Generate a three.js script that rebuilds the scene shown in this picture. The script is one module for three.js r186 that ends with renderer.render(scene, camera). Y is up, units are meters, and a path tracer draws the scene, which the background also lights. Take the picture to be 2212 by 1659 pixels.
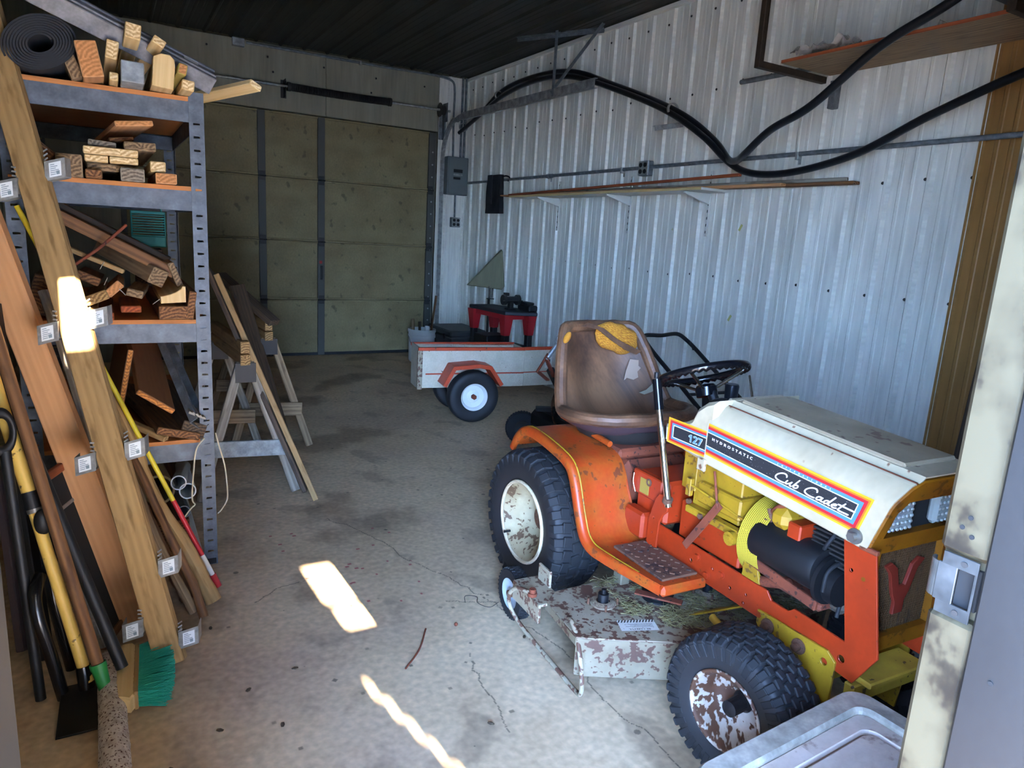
import * as THREE from 'three';
import { mergeGeometries, toCreasedNormals } from 'three/addons/utils/BufferGeometryUtils.js';
import { ImprovedNoise } from 'three/addons/math/ImprovedNoise.js';

const scene = new THREE.Scene();
const D2R = Math.PI / 180;
// ---------- camera ----------
const camera = new THREE.PerspectiveCamera(57.71, 2212 / 1659, 0.03, 200);
camera.position.set(0, 1.4, 0);
camera.rotation.order = 'YXZ';
camera.rotation.set(-0.207842, -0.527704, 0.0590307);
// ---------- sky, sun, exposure ----------
const SUN = new THREE.Vector3().setFromSphericalCoords(1, (90 - 22) * D2R, 2.2 * D2R);
{ // clear blue sky: paler towards the horizon
  const w = 64, h = 256, d = new Float32Array(w * h * 4), hor = [0.38, 0.62, 1.0], zen = [0.13, 0.29, 0.8];
  for (let j = 0; j < h; j++) { const e = Math.max(0, Math.sin(((j + 0.5) / h - 0.5) * Math.PI)), t = Math.pow(e, 0.55); for (let i = 0; i < w; i++) { const k = (j * w + i) * 4; for (let c = 0; c < 3; c++) d[k + c] = hor[c] + (zen[c] - hor[c]) * t; d[k + 3] = 1; } }
  const t = new THREE.DataTexture(d, w, h, THREE.RGBAFormat, THREE.FloatType); t.mapping = THREE.EquirectangularReflectionMapping; t.magFilter = THREE.LinearFilter; t.colorSpace = THREE.LinearSRGBColorSpace; t.needsUpdate = true;
  scene.background = t; scene.environment = t; scene.environmentIntensity = scene.backgroundIntensity = 25;
}
const sun = new THREE.DirectionalLight(0xfff0dc, 40);
sun.position.copy(SUN).multiplyScalar(20).add(new THREE.Vector3(0.8, 0, -2));
sun.target.position.set(0.8, 0, -2);
sun.castShadow = true;
Object.assign(sun.shadow.camera, { left: -8, right: 8, top: 8, bottom: -8, near: 0.5, far: 40 });
sun.shadow.mapSize.set(4096, 4096);
scene.add(sun, sun.target);
const renderer = new THREE.WebGLRenderer();
renderer.toneMapping = THREE.LinearToneMapping;
renderer.toneMappingExposure = 5.2;
renderer.shadowMap.enabled = true;

// ---------- small tools ----------
let seed = 7;
const rnd = () => { seed = (seed + 0x6D2B79F5) | 0; let t = Math.imul(seed ^ (seed >>> 15), 1 | seed); t = (t + Math.imul(t ^ (t >>> 7), 61 | t)) ^ t; return ((t ^ (t >>> 14)) >>> 0) / 4294967296; };
const rr = (a, b) => a + (b - a) * rnd();
const V = (x, y, z) => new THREE.Vector3(x, y, z);
const clamp = (x, a, b) => Math.min(b, Math.max(a, x));
const sstep = (a, b, x) => { const t = clamp((x - a) / (b - a), 0, 1); return t * t * (3 - 2 * t); };
const pn = new ImprovedNoise();
const fbm = (x, y, z, o = 4) => { let s = 0, a = 0.5; for (let i = 0; i < o; i++) { s += a * pn.noise(x, y, z + i * 7.3); x *= 2.03; y *= 2.03; a *= 0.5; } return s; };
function tex(w, h, fn, srgb = true, su = 1, sv = 1) {   // fn(u, v) -> [r, g, b] in 0..255; su, sv: metres that one tile covers
  const d = new Uint8Array(w * h * 4);
  for (let j = 0; j < h; j++) for (let i = 0; i < w; i++) { const c = fn(i / w, j / h), k = (j * w + i) * 4; d[k] = clamp(c[0], 0, 255); d[k + 1] = clamp(c[1], 0, 255); d[k + 2] = clamp(c[2], 0, 255); d[k + 3] = 255; }
  const t = new THREE.DataTexture(d, w, h); t.wrapS = t.wrapT = THREE.RepeatWrapping; t.magFilter = THREE.LinearFilter; t.minFilter = THREE.LinearMipmapLinearFilter; t.generateMipmaps = true;
  if (srgb) t.colorSpace = THREE.SRGBColorSpace;
  t.repeat.set(1 / su, 1 / sv); t.needsUpdate = true; return t;
}
function canvasTex(w, h, draw) {
  const c = document.createElement('canvas'); c.width = w; c.height = h; draw(c.getContext('2d'), w, h);
  const t = new THREE.CanvasTexture(c); t.colorSpace = THREE.SRGBColorSpace; return t;
}
const mix3 = (a, b, t) => [a[0] + (b[0] - a[0]) * t, a[1] + (b[1] - a[1]) * t, a[2] + (b[2] - a[2]) * t];
const hex3 = (h) => [(h >> 16) & 255, (h >> 8) & 255, h & 255];
// tiling noise on a torus-like wrap (blend of shifted copies)
const tile = (f) => (u, v) => { const a = sstep(0.85, 1, u), b = sstep(0.85, 1, v); const n = (x, y) => f(x, y); return (n(u, v) * (1 - a) + n(u - 1, v) * a) * (1 - b) + (n(u, v - 1) * (1 - a) + n(u - 1, v - 1) * a) * b; };

const M = {};
const mat = (color, roughness = 0.7, metalness = 0, more = {}) => new THREE.MeshStandardMaterial({ color, roughness, metalness, ...more });
// ---------- wood ----------
function woodTex(base, dark, grain = 1, spots = 0, z = 0) {
  const B = hex3(base), K = hex3(dark);
  const g = tile((u, v) => fbm(u * 22, v * 2.2, z, 4) + 0.35 * Math.sin((u * 60 + 5 * fbm(u * 3, v * 1.2, z + 9, 3)) * 1.0));
  const s = tile((u, v) => fbm(u * 9, v * 7, z + 30, 4));
  return tex(128, 512, (u, v) => { const t = clamp(0.35 + grain * g(u, v) * 0.55 + spots * Math.max(0, s(u, v) - 0.08) * 2.2, 0, 1); return mix3(B, K, t); }, true, 0.22, 0.9);
}
function endTex(base, dark, z = 0) {
  const B = hex3(base), K = hex3(dark);
  return tex(128, 128, (u, v) => { const r = Math.hypot(u - 0.3, v + 0.25) * 46 + 3 * fbm(u * 4, v * 4, z, 3); return mix3(B, K, clamp(0.45 + 0.4 * Math.sin(r) + 0.7 * fbm(u * 12, v * 12, z + 3, 3), 0, 1)); }, true, 0.09, 0.09);
}
const woodKinds = {
  pine: [0xe9cd97, 0xb98d52, 0.8, 0.2, 0xf0d6a4, 0xb8905c], fir: [0xd9a06e, 0xb07a48, 0.6, 0.1, 0xcf8e58, 0xa06a3c],
  aged: [0xa98f6c, 0x5f4a33, 1.0, 0.6, 0x9c7f5c, 0x55412d], brown: [0x8a6038, 0x452a17, 1.0, 0.7, 0x9a6a40, 0x4a2c18],
  grey: [0xa79d8c, 0x62594c, 1.0, 0.6, 0x9b8c78, 0x574c40], stained: [0xb99562, 0x7d6038, 0.5, 0.9, 0xc29c66, 0x6a4c2a],
  red: [0xa9582c, 0x5e2a14, 0.9, 0.4, 0xb55a30, 0x702f16], particle: [0xd18a4c, 0x9a5a2a, 0.4, 0.5, 0xd18a4c, 0x8f5226],
  mdf: [0x9b6a42, 0x7c5030, 0.25, 0.3, 0xd98f45, 0x8c5426], dark: [0x5d4a36, 0x2b2118, 1.0, 0.7, 0x6a543c, 0x30241a],
};
const W = {};
let wz = 0;
for (const [k, a] of Object.entries(woodKinds)) {
  const t = woodTex(a[0], a[1], a[2], a[3], wz += 11), e = endTex(a[4], a[5], wz);
  W[k] = [mat(0xffffff, 0.75, 0, { map: t, bumpMap: t, bumpScale: 0.0006 }), mat(0xffffff, 0.85, 0, { map: e, bumpMap: e, bumpScale: 0.0008 })];
}
// ---------- paint with rust, chips and dirt ----------
function paintTex(base, worn, rust, amount, speck, z, size = 256, su = 0.4) {
  const B = hex3(base), Wn = hex3(worn), Ru = hex3(rust);
  const big = tile((u, v) => fbm(u * 4, v * 4, z, 5)), fine = tile((u, v) => fbm(u * 26, v * 26, z + 5, 3)), mid = tile((u, v) => fbm(u * 10, v * 10, z + 11, 4));
  return tex(size, size, (u, v) => {
    const b = big(u, v), f = fine(u, v), m = mid(u, v);
    let c = mix3(B, Wn, clamp(0.25 + b * 1.1 + f * 0.35, 0, 1));
    c = mix3(c, Ru, clamp(sstep(0.32 - amount, 0.36 - amount, b * 0.55 + m * 0.6 + f * 0.5) + sstep(0.34 - speck, 0.38 - speck, f * 0.8 + m * 0.3), 0, 1));
    return c.map((x) => x * (1 + 0.12 * f));
  }, true, su, su);
}
const paint = (base, worn, rust, amount, speck, z, rough = 0.5, metal = 0, su) => { const t = paintTex(base, worn, rust, amount, speck, z, 256, su); return mat(0xffffff, rough, metal, { map: t, bumpMap: t, bumpScale: 0.0004 }); };
M.orange = paint(0xa83210, 0x8c2a0e, 0x6e3018, 0.0, 0.02, 1, 0.42);
M.fender = paint(0xae3c10, 0x98581a, 0x70351c, 0.1, 0.06, 2, 0.45);
M.yellow = paint(0xa8801a, 0x866012, 0x6a4a22, 0.1, 0.06, 3, 0.5);
M.axle = paint(0xb8922c, 0x86601f, 0x4a2f18, 0.06, 0.05, 23, 0.6);
M.hood = paint(0xa8967a, 0x857359, 0x6d4a38, 0.06, 0.06, 4, 0.42, 0, 0.7);
M.hoodside = paint(0xbcac8e, 0xa69678, 0x6d4a38, 0.0, 0.02, 44, 0.35, 0, 0.7);
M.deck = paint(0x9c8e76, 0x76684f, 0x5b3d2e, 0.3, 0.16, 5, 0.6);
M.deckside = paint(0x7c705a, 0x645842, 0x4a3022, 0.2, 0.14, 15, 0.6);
M.rim = paint(0xd0c0a0, 0xa69476, 0x8a6a4c, 0.2, 0.1, 6, 0.5);
M.rimrust = paint(0xbdb3a6, 0x7a6654, 0x50321f, 0.36, 0.16, 7, 0.7);
M.rimdirt = paint(0xb09c78, 0x7c684a, 0x5a4028, 0.22, 0.12, 66, 0.65);
M.rust = paint(0x6b4630, 0x4d3122, 0x35221a, 0.1, 0.1, 8, 0.85);
M.redbrown = paint(0x7d3a20, 0x5a2a1a, 0x3c1e14, 0.1, 0.1, 58, 0.8);
M.trailer = paint(0xc8bca6, 0xb2a68e, 0x5a4436, -0.06, 0.035, 9, 0.45);
M.trailorange = paint(0xc4441f, 0xa43a1a, 0x5c3626, 0.0, 0.04, 10, 0.5);
M.engine = paint(0x55483a, 0x3a332c, 0x6a3c20, 0.05, 0.05, 12, 0.8);
// ---------- metals, plastics, cloth ----------
const galvT = tex(256, 256, tile2(), true, 0.35, 0.35);
function tile2() { const a = tile((u, v) => fbm(u * 7, v * 7, 71, 4)), b = tile((u, v) => fbm(u * 40, v * 40, 75, 2)); return (u, v) => { const k = 200 + 90 * a(u, v) + 30 * b(u, v); return [k, k + 2, k + 3]; }; }
M.galv = mat(0xc2c0ba, 0.4, 0.45, { map: galvT });
M.galvdull = mat(0x8f9496, 0.6, 0.35, { map: galvT });
M.shelfmetal = mat(0x6c747e, 0.5, 0.1, { map: galvT });
M.dial = mat(0x111214, 0.45);
M.black = mat(0x0e0e10, 0.55);
M.blackgloss = mat(0x0d0d10, 0.22);
M.rubber = mat(0x141416, 0.75);
M.sidewall = mat(0x1a1a1c, 0.65);
M.chrome = mat(0xd6d2c6, 0.22, 1);
M.steel = mat(0x8b8780, 0.45, 0.8);
M.darksteel = mat(0x3a3836, 0.55, 0.6);
M.pvc = mat(0xd9d9d2, 0.45);
M.panelgrey = mat(0x6d7472, 0.5, 0.3);
M.hole = mat(0x0a0a0a, 0.9);
M.whiteplastic = mat(0xcfc4b4, 0.5, 0, { map: galvT });
M.redplastic = mat(0xa41c20, 0.5);
// ---------- geometry tools ----------
function faceUV(g, grain) {   // uv in metres; v runs along the grain axis where it lies in the face
  g = g.index ? g.toNonIndexed() : g; g.computeVertexNormals();
  const p = g.attributes.position, n = g.attributes.normal, uv = new Float32Array(p.count * 2);
  const ou = rnd() * 3, ov = rnd() * 3;
  for (let i = 0; i < p.count; i++) {
    const a = [Math.abs(n.getX(i)), Math.abs(n.getY(i)), Math.abs(n.getZ(i))], k = a.indexOf(Math.max(...a)), c = [p.getX(i), p.getY(i), p.getZ(i)];
    let ax = [0, 1, 2].filter((q) => q !== k);
    if (grain !== undefined && ax[0] === grain) ax.reverse();
    uv[i * 2] = c[ax[0]] + ou; uv[i * 2 + 1] = c[ax[1]] + ov;
  }
  g.setAttribute('uv', new THREE.BufferAttribute(uv, 2)); return g;
}
function cbox(w, h, d, b = 0.003, grain = 2, ends = false) {   // box with chamfered edges
  const H = [w / 2, h / 2, d / 2]; b = Math.min(b, w / 3, h / 3, d / 3);
  const pos = [], endF = [], tri = (A, B, C, e) => { const ab = [B[0] - A[0], B[1] - A[1], B[2] - A[2]], ac = [C[0] - A[0], C[1] - A[1], C[2] - A[2]]; const nx = ab[1] * ac[2] - ab[2] * ac[1], ny = ab[2] * ac[0] - ab[0] * ac[2], nz = ab[0] * ac[1] - ab[1] * ac[0]; const o = nx * (A[0] + B[0] + C[0]) + ny * (A[1] + B[1] + C[1]) + nz * (A[2] + B[2] + C[2]) > 0; (e ? endF : pos).push(...A, ...(o ? [...B, ...C] : [...C, ...B])); };
  const quad = (A, B, C, Dd, e) => { tri(A, B, C, e); tri(A, C, Dd, e); };
  const cv = (s, k) => s.map((q, i) => q * (H[i] - (i === k ? 0 : b)));   // corner s belonging to face axis k
  for (let k = 0; k < 3; k++) { const [i, j] = [0, 1, 2].filter((q) => q !== k); for (const f of [-1, 1]) { const c = [[-1, -1], [1, -1], [1, 1], [-1, 1]].map(([a, e]) => { const s = []; s[k] = f; s[i] = a; s[j] = e; return cv(s, k); }); quad(...c, ends && k === grain); } }
  for (let k = 0; k < 3; k++) { const [i, j] = [0, 1, 2].filter((q) => q !== k); for (const a of [-1, 1]) for (const e of [-1, 1]) { const s1 = [], s2 = []; s1[k] = -1; s2[k] = 1; s1[i] = s2[i] = a; s1[j] = s2[j] = e; quad(cv(s1, i), cv(s2, i), cv(s2, j), cv(s1, j)); } }
  for (const a of [-1, 1]) for (const e of [-1, 1]) for (const f of [-1, 1]) { const s = [a, e, f]; tri(cv(s, 0), cv(s, 1), cv(s, 2)); }
  const g = new THREE.BufferGeometry(); g.setAttribute('position', new THREE.Float32BufferAttribute([...pos, ...endF], 3));
  faceUV(g, grain); if (ends) { g.addGroup(0, pos.length / 3, 0); g.addGroup(pos.length / 3, endF.length / 3, 1); }
  return g;
}
const at = (g, x, y, z, rx = 0, ry = 0, rz = 0) => { if (rx) g.rotateX(rx); if (ry) g.rotateY(ry); if (rz) g.rotateZ(rz); return g.translate(x, y, z); };
const bx = (x0, x1, y0, y1, z0, z1, b = 0.002, grain = 2, ends = false) => cbox(Math.abs(x1 - x0), Math.abs(y1 - y0), Math.abs(z1 - z0), b, grain, ends).translate((x0 + x1) / 2, (y0 + y1) / 2, (z0 + z1) / 2);
function orient(g, a, b, up = V(0, 1, 0)) {   // geometry whose length runs along +z, centred, laid from a to b with its y side towards up
  const z = b.clone().sub(a).normalize(), x = up.clone().cross(z).normalize(), y = z.clone().cross(x);
  return g.applyMatrix4(new THREE.Matrix4().makeBasis(x, y, z).setPosition(a.clone().add(b).multiplyScalar(0.5)));
}
const beam = (a, b, w, t, up, ends = true) => orient(cbox(w, t, a.distanceTo(b), 0.003, 2, ends), a, b, up);   // w across, t towards up
function rod(a, b, r, r2 = r, n = 14) { const L = a.distanceTo(b); return faceFix(orient(new THREE.CylinderGeometry(r2, r, L, n, 1).rotateX(Math.PI / 2), a, b, Math.abs(b.y - a.y) > 0.95 * L ? V(1, 0, 0.01) : V(0, 1, 0)), L, r); }
function faceFix(g, L, r) { const uv = g.attributes.uv; for (let i = 0; i < uv.count; i++) uv.setXY(i, uv.getX(i) * r * 6.28, uv.getY(i) * L); return g; }
const curve = (pts) => new THREE.CatmullRomCurve3(pts.map((p) => V(...p)), false, 'centripetal');
function tube(pts, r, seg = 48, n = 10) { const c = curve(pts), g = new THREE.TubeGeometry(c, seg, r, n), L = c.getLength(), uv = g.attributes.uv; for (let i = 0; i < uv.count; i++) uv.setXY(i, uv.getY(i) * r * 6.28, uv.getX(i) * L);
  const caps = [0, 1].map((t) => { const p = c.getPoint(t), d = c.getTangent(t).multiplyScalar(t ? 1 : -1); return new THREE.CircleGeometry(r, n).applyQuaternion(new THREE.Quaternion().setFromUnitVectors(V(0, 0, 1), d)).translate(p.x, p.y, p.z); });
  return merge([g, ...caps]); }
function merge(list) { const l = list.map((g) => { const q = g.index ? g.toNonIndexed() : g.clone(); if (!q.attributes.normal) q.computeVertexNormals(); for (const k of Object.keys(q.attributes)) if (!['position', 'normal', 'uv'].includes(k)) q.deleteAttribute(k); q.clearGroups(); return q; }); return mergeGeometries(l, false); }
function poly(pts, depth, b = 0.0015, holes = []) {   // 2-D outline extruded along +z, centred on z = 0
  const s = new THREE.Shape(pts.map(([x, y]) => new THREE.Vector2(x, y)));
  for (const h of holes) s.holes.push(h);
  const g = new THREE.ExtrudeGeometry(s, { depth: depth - 2 * b, bevelEnabled: b > 0, bevelThickness: b, bevelSize: b, bevelOffset: -b, bevelSegments: 1, curveSegments: 8 });
  return g.translate(0, 0, -depth / 2 + b);
}
const side = (pts, depth, x, b, holes) => poly(pts.map(([z, y]) => [-z, y]), depth, b, holes).rotateY(Math.PI / 2).translate(x, 0, 0);   // outline given as (z, y), thickness along x
const circ = (x, y, r) => { const p = new THREE.Path(); p.absellipse(x, y, r, r, 0, Math.PI * 2, true); return p; };
const lathe = (pts, n = 40) => new THREE.LatheGeometry(pts.map(([r, y]) => new THREE.Vector2(r, y)), n);
const cyl = (r, h, n = 20, r2 = r) => new THREE.CylinderGeometry(r2, r, h, n);
const crease = (g, a = 0.6) => toCreasedNormals(g, a);
const hexbolt = (r, h) => cyl(r, h, 6);

// ---------- things and parts ----------
const names = {};
const numbered = (n) => { const k = names[n] = (names[n] ?? -1) + 1; return k ? n + '_' + String(k).padStart(3, '0') : n; };
const fixed = new Set();
function mesh(name, geo, m, parent) { const o = new THREE.Mesh(geo, m); o.name = name; o.castShadow = o.receiveShadow = true; parent.add(o); return o; }
function thing(name, label, category, group) { const o = new THREE.Group(); o.name = numbered(name); o.userData = { label, category }; if (group) o.userData.group = group; scene.add(o); return o; }
function one(name, label, category, geo, m, group) { const o = mesh(numbered(name), geo, m, scene); o.userData = { label, category }; if (group) o.userData.group = group; return o; }
function struct(name, geo, m) { const o = geo ? mesh(name, geo, m, scene) : new THREE.Group(); o.name = name; o.userData.kind = 'structure'; if (!geo) scene.add(o); fixed.add(o); return o; }
const add = (parent, name, geo, m, label) => { const o = mesh(name, geo, m, parent); if (label) o.userData.label = label; return o; };
function settle() {   // put every thing's origin at its base
  for (const o of [...scene.children]) {
    if (fixed.has(o) || !(o.isGroup || o.isMesh)) continue;
    o.updateMatrixWorld(true); const b = new THREE.Box3().setFromObject(o); if (b.isEmpty()) continue;
    const c = V((b.min.x + b.max.x) / 2, b.min.y, (b.min.z + b.max.z) / 2);
    if (o.isGroup) { for (const k of o.children) k.position.sub(c); o.position.add(c); } else { o.geometry.translate(-c.x, -c.y, -c.z); o.position.add(c); }
  }
}
// ================= the room =================
const XL = -0.78, XR = 3.63, ZB = -7.6, ZF = -0.41, CE = 3.1;
// floor: one slab, its colour map laid over the whole slab (stains, cracks, paint drips where they lie)
{
  const x0 = XL, x1 = XR, z0 = ZB, z1 = -0.1, w = 1100, h = 1900;
  const cracks = [[[0.86, -3.2], [0.95, -3.02], [1.02, -2.85], [1.06, -2.62], [1.16, -2.42], [1.19, -2.28], [1.24, -2.16], [1.25, -2.0], [1.29, -1.86], [1.3, -1.66], [1.27, -1.5], [1.3, -1.3], [1.28, -1.1]], [[1.24, -2.16], [1.16, -2.2], [1.06, -2.25]], [[0.62, -2.62], [0.5, -2.6], [0.4, -2.52]], [[2.2, -4.4], [1.8, -4.6], [1.4, -4.55]], [[0.93, -1.5], [0.96, -1.75], [1.0, -1.9]]];
  const segs = []; for (const c of cracks) for (let i = 0; i + 1 < c.length; i++) { let p = c[i]; for (let k = 1; k <= 5; k++) { const q = k === 5 ? c[i + 1] : [c[i][0] + (c[i + 1][0] - c[i][0]) * k / 5 + rr(-0.012, 0.012), c[i][1] + (c[i + 1][1] - c[i][1]) * k / 5]; segs.push([p[0], p[1], q[0], q[1]]); p = q; } }
  const d = new Float32Array(w * h).fill(1);
  const put = (X, Z, r, a) => { const i0 = Math.round((X - x0) / (x1 - x0) * w), j0 = Math.round((Z - z0) / (z1 - z0) * h), R = Math.ceil(r / 0.0039); for (let j = -R; j <= R; j++) for (let i = -R; i <= R; i++) { const I = i0 + i, J = j0 + j; if (I < 0 || J < 0 || I >= w || J >= h) continue; if (Math.hypot(i, j) <= r / 0.0039 + 0.3) d[J * w + I] *= a; } };
  for (const [a, b, c, e] of segs) { const n = Math.ceil(Math.hypot(c - a, e - b) / 0.004); for (let k = 0; k < n; k++) if (rnd() > 0.12) put(a + (c - a) * k / n, b + (e - b) * k / n, 0.0018, 0.6); }
  for (let i = 0; i < 420; i++) put(rr(x0, x1), rr(z0, z1), rr(0.002, 0.008), rr(0.55, 0.85));
  const red = new Float32Array(w * h); for (let i = 0; i < 26; i++) { const X = rr(0.55, 1.1), Z = rr(-3.1, -2.3); const I = Math.round((X - x0) / (x1 - x0) * w), J = Math.round((Z - z0) / (z1 - z0) * h); for (let b = 0; b < 3; b++) for (let a = 0; a < 2 + (i % 3); a++) red[(J + b) * w + I + a] = 0.7; }
  const t = tex(w, h, (u, v) => {
    const X = x0 + u * (x1 - x0), Z = z0 + v * (z1 - z0);
    const a = fbm(X * 0.9, Z * 0.9, 3, 5), b = fbm(X * 5, Z * 5, 8, 4), f = fbm(X * 42, Z * 42, 4, 3), st = sstep(0.08, 0.32, fbm(X * 1.7, Z * 1.7, 20, 5)), st2 = sstep(0.12, 0.3, fbm(X * 4.2, Z * 3.1, 40, 5)), wm = fbm(X * 1.3 + 5, Z * 1.3, 60, 3);
    let c = mix3([212, 184, 148], [184, 157, 122], clamp(0.45 + a * 1.1 + b * 0.5, 0, 1));
    c = mix3(c, [112, 92, 70], st * 0.5); c = mix3(c, [96, 82, 66], st2 * 0.28); c = mix3(c, [166, 140, 122], clamp(wm * 1.2, 0, 0.4));
    const i = Math.min(w - 1, Math.floor(u * w)), j = Math.min(h - 1, Math.floor(v * h)), k = d[j * w + i] * (1 + 0.22 * f);
    c = c.map((q) => q * k); if (red[j * w + i]) c = mix3(c, [150, 50, 55], red[j * w + i]); return c;
  });
  t.wrapS = t.wrapT = THREE.ClampToEdgeWrapping;
  const g = new THREE.BoxGeometry(x1 - x0 + 0.4, 0.12, z1 - z0 + 0.3).translate((x0 + x1) / 2, -0.06, (z0 + z1) / 2 - 0.15), p = g.attributes.position, uv = g.attributes.uv;
  for (let i = 0; i < p.count; i++) uv.setXY(i, (p.getX(i) - x0) / (x1 - x0), (p.getZ(i) - z0) / (z1 - z0));
  const bt = tex(256, 256, tile3(), false, 0.5, 0.5); bt.repeat.set(9, 15);
  struct('floor', g, mat(0xffffff, 0.62, 0, { map: t, bumpMap: bt, bumpScale: 0.0012 }));
}
function tile3() { const a = tile((u, v) => fbm(u * 30, v * 30, 91, 4)), b = tile((u, v) => fbm(u * 8, v * 8, 95, 3)); return (u, v) => { const k = 128 + 90 * a(u, v) + 70 * b(u, v); return [k, k, k]; }; }
// ribbed steel sheet: profile (along, height) of one 0.914 m sheet
function ribbed(n = 4) {
  const P = [], s = 0.2286; for (let i = 0; i < n; i++) { const o = i * s; P.push([o, 0.019], [o + 0.008, 0.019], [o + 0.022, 0], [o + 0.078, 0], [o + 0.083, 0.0035], [o + 0.097, 0.0035], [o + 0.102, 0], [o + 0.143, 0], [o + 0.148, 0.0035], [o + 0.162, 0.0035], [o + 0.167, 0], [o + s - 0.022, 0], [o + s - 0.008, 0.019]); } P.push([n * s - 0.0005, 0.019]); return P;
}
function sheet(n, len, t = 0.004) {   // ribs along +y, profile along x, relief towards +z
  const P = ribbed(n), Q = [...P, ...P.slice().reverse().map(([x, y]) => [x, y - t])];
  const s = new THREE.Shape(Q.map(([x, y]) => new THREE.Vector2(x, y)));
  return faceUV(new THREE.ExtrudeGeometry(s, { depth: len, bevelEnabled: false }).rotateX(-Math.PI / 2).rotateY(Math.PI).translate(0, 0, 0));   // after the turns: x -> -x, relief towards +z
}
const dirtT = tex(256, 512, (() => { const a = tile((u, v) => fbm(u * 6, v * 3, 101, 5)), b = tile((u, v) => fbm(u * 50, v * 8, 105, 3)); return (u, v) => { const k = 232 + 40 * a(u, v) + 26 * b(u, v); return [k, k, k - 2]; }; })(), true, 1.1, 2.3);
M.wallwhite = mat(0xf0ece0, 0.5, 0.0, { map: dirtT });
M.walltan = mat(0xa87a44, 0.4, 0.12, { map: dirtT });
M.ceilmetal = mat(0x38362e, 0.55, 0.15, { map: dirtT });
M.backwall = mat(0x98937e, 0.75, 0, { map: dirtT });
M.screw = mat(0x2a2826, 0.5, 0.5);
const screwG = new THREE.SphereGeometry(0.0085, 8, 4, 0, Math.PI * 2, 0, Math.PI / 2).rotateZ(Math.PI / 2).rotateY(0);
// right wall
{
  const w = struct('wall_right');
  add(w, 'sheathing', bx(XR + 0.012, XR + 0.15, 0, CE + 0.1, ZB - 0.15, ZF + 0.15, 0.002), M.backwall);
  const G = sheet(4, CE).rotateY(-Math.PI / 2);            // profile now along -z .. check by position
  G.computeBoundingBox(); const bb = G.boundingBox;
  for (let i = 0; i < 7; i++) { const g = G.clone(); const zEnd = -1.93 - i * 0.9144, k = Math.min(1, (zEnd - ZB) / 0.9144); if (k < 0.05) continue; if (k < 1) { const p = g.attributes.position; for (let q = 0; q < p.count; q++) p.setZ(q, Math.max(p.getZ(q), bb.max.z - (zEnd - ZB))); g.computeVertexNormals(); } g.translate(XR + 0.008 - bb.max.x + 0.004, -bb.min.y, zEnd - bb.max.z); add(w, 'wall_panel', g, M.wallwhite); }
  for (let i = 0; i < 2; i++) add(w, 'wall_panel', G.clone().translate(XR + 0.003 - bb.max.x + 0.004, -bb.min.y, -1.03 + i * 0.9144 - bb.max.z - 0.0), M.walltan, 'tan ribbed steel wall sheet');
  const zs = []; for (let z = -7.5; z < -0.6; z += 0.2286) zs.push(z);
  for (const z of zs) { add(w, 'screw', screwG.clone().translate(XR + 0.004, 1.205 + rr(-0.012, 0.012), z + 0.06), M.screw); if (z < -2.9) add(w, 'screw', screwG.clone().translate(XR + 0.004, 2.47 + rr(-0.02, 0.02), z + 0.12), M.screw); else add(w, 'screw', screwG.clone().translate(XR + 0.004, 1.8 + rr(-0.01, 0.01), z + 0.06), M.screw); if (z < -2.4) add(w, 'screw', screwG.clone().translate(XR + 0.004, 2.98 + rr(-0.01, 0.01), z + 0.03), M.screw); }
}
// back wall: header over the garage door, white sheet beside it
{
  const w = struct('wall_back');
  add(w, 'sheathing', bx(XL - 0.15, XR + 0.15, -0.02, CE + 0.1, ZB - 0.2, ZB - 0.12, 0.002), M.backwall);
  add(w, 'header_panel', bx(XL - 0.1, 2.02, 2.5, CE, ZB - 0.12, ZB, 0.004), M.backwall);
  add(w, 'header_panel', bx(2.023, 3.28, 2.5, CE, ZB - 0.12, ZB, 0.004), M.backwall);
  add(w, 'side_panel', bx(XL - 0.1, 0.12, -0.02, 2.497, ZB - 0.12, ZB, 0.004), M.backwall);
  const g = sheet(2, CE); g.computeBoundingBox(); const b = g.boundingBox, p = g.attributes.position; for (let q = 0; q < p.count; q++) p.setX(q, Math.max(p.getX(q), b.max.x - 0.36)); g.computeVertexNormals();
  add(w, 'wall_panel', g.translate(XR + 0.005 - b.max.x, -b.min.y, ZB - b.max.z + 0.012), M.wallwhite);
  for (const [x, y] of [[0.9, 3.0], [1.45, 2.98], [2.0, 2.97], [2.55, 2.95], [1.5, 2.85], [2.5, 2.8], [3.1, 2.95]]) add(w, 'screw', screwG.clone().rotateY(Math.PI / 2).scale(1.2, 1.2, 1).translate(x, y, ZB + 0.002), M.screw);
}
{
  const w = struct('wall_left'); add(w, 'sheathing', bx(XL - 0.14, XL, -0.02, CE + 0.1, ZB - 0.15, ZF + 0.15), M.backwall);
  const f = struct('wall_front');
  add(f, 'wall_section', bx(XL - 0.14, -0.105, -0.02, CE + 0.1, ZF, ZF + 0.15), M.backwall);
  add(f, 'wall_section', bx(0.905, XR + 0.15, -0.02, CE + 0.1, ZF, ZF + 0.15), M.backwall);
  add(f, 'wall_section', bx(-0.105, 0.905, 2.18, CE + 0.1, ZF, ZF + 0.15), M.backwall);
}
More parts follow.
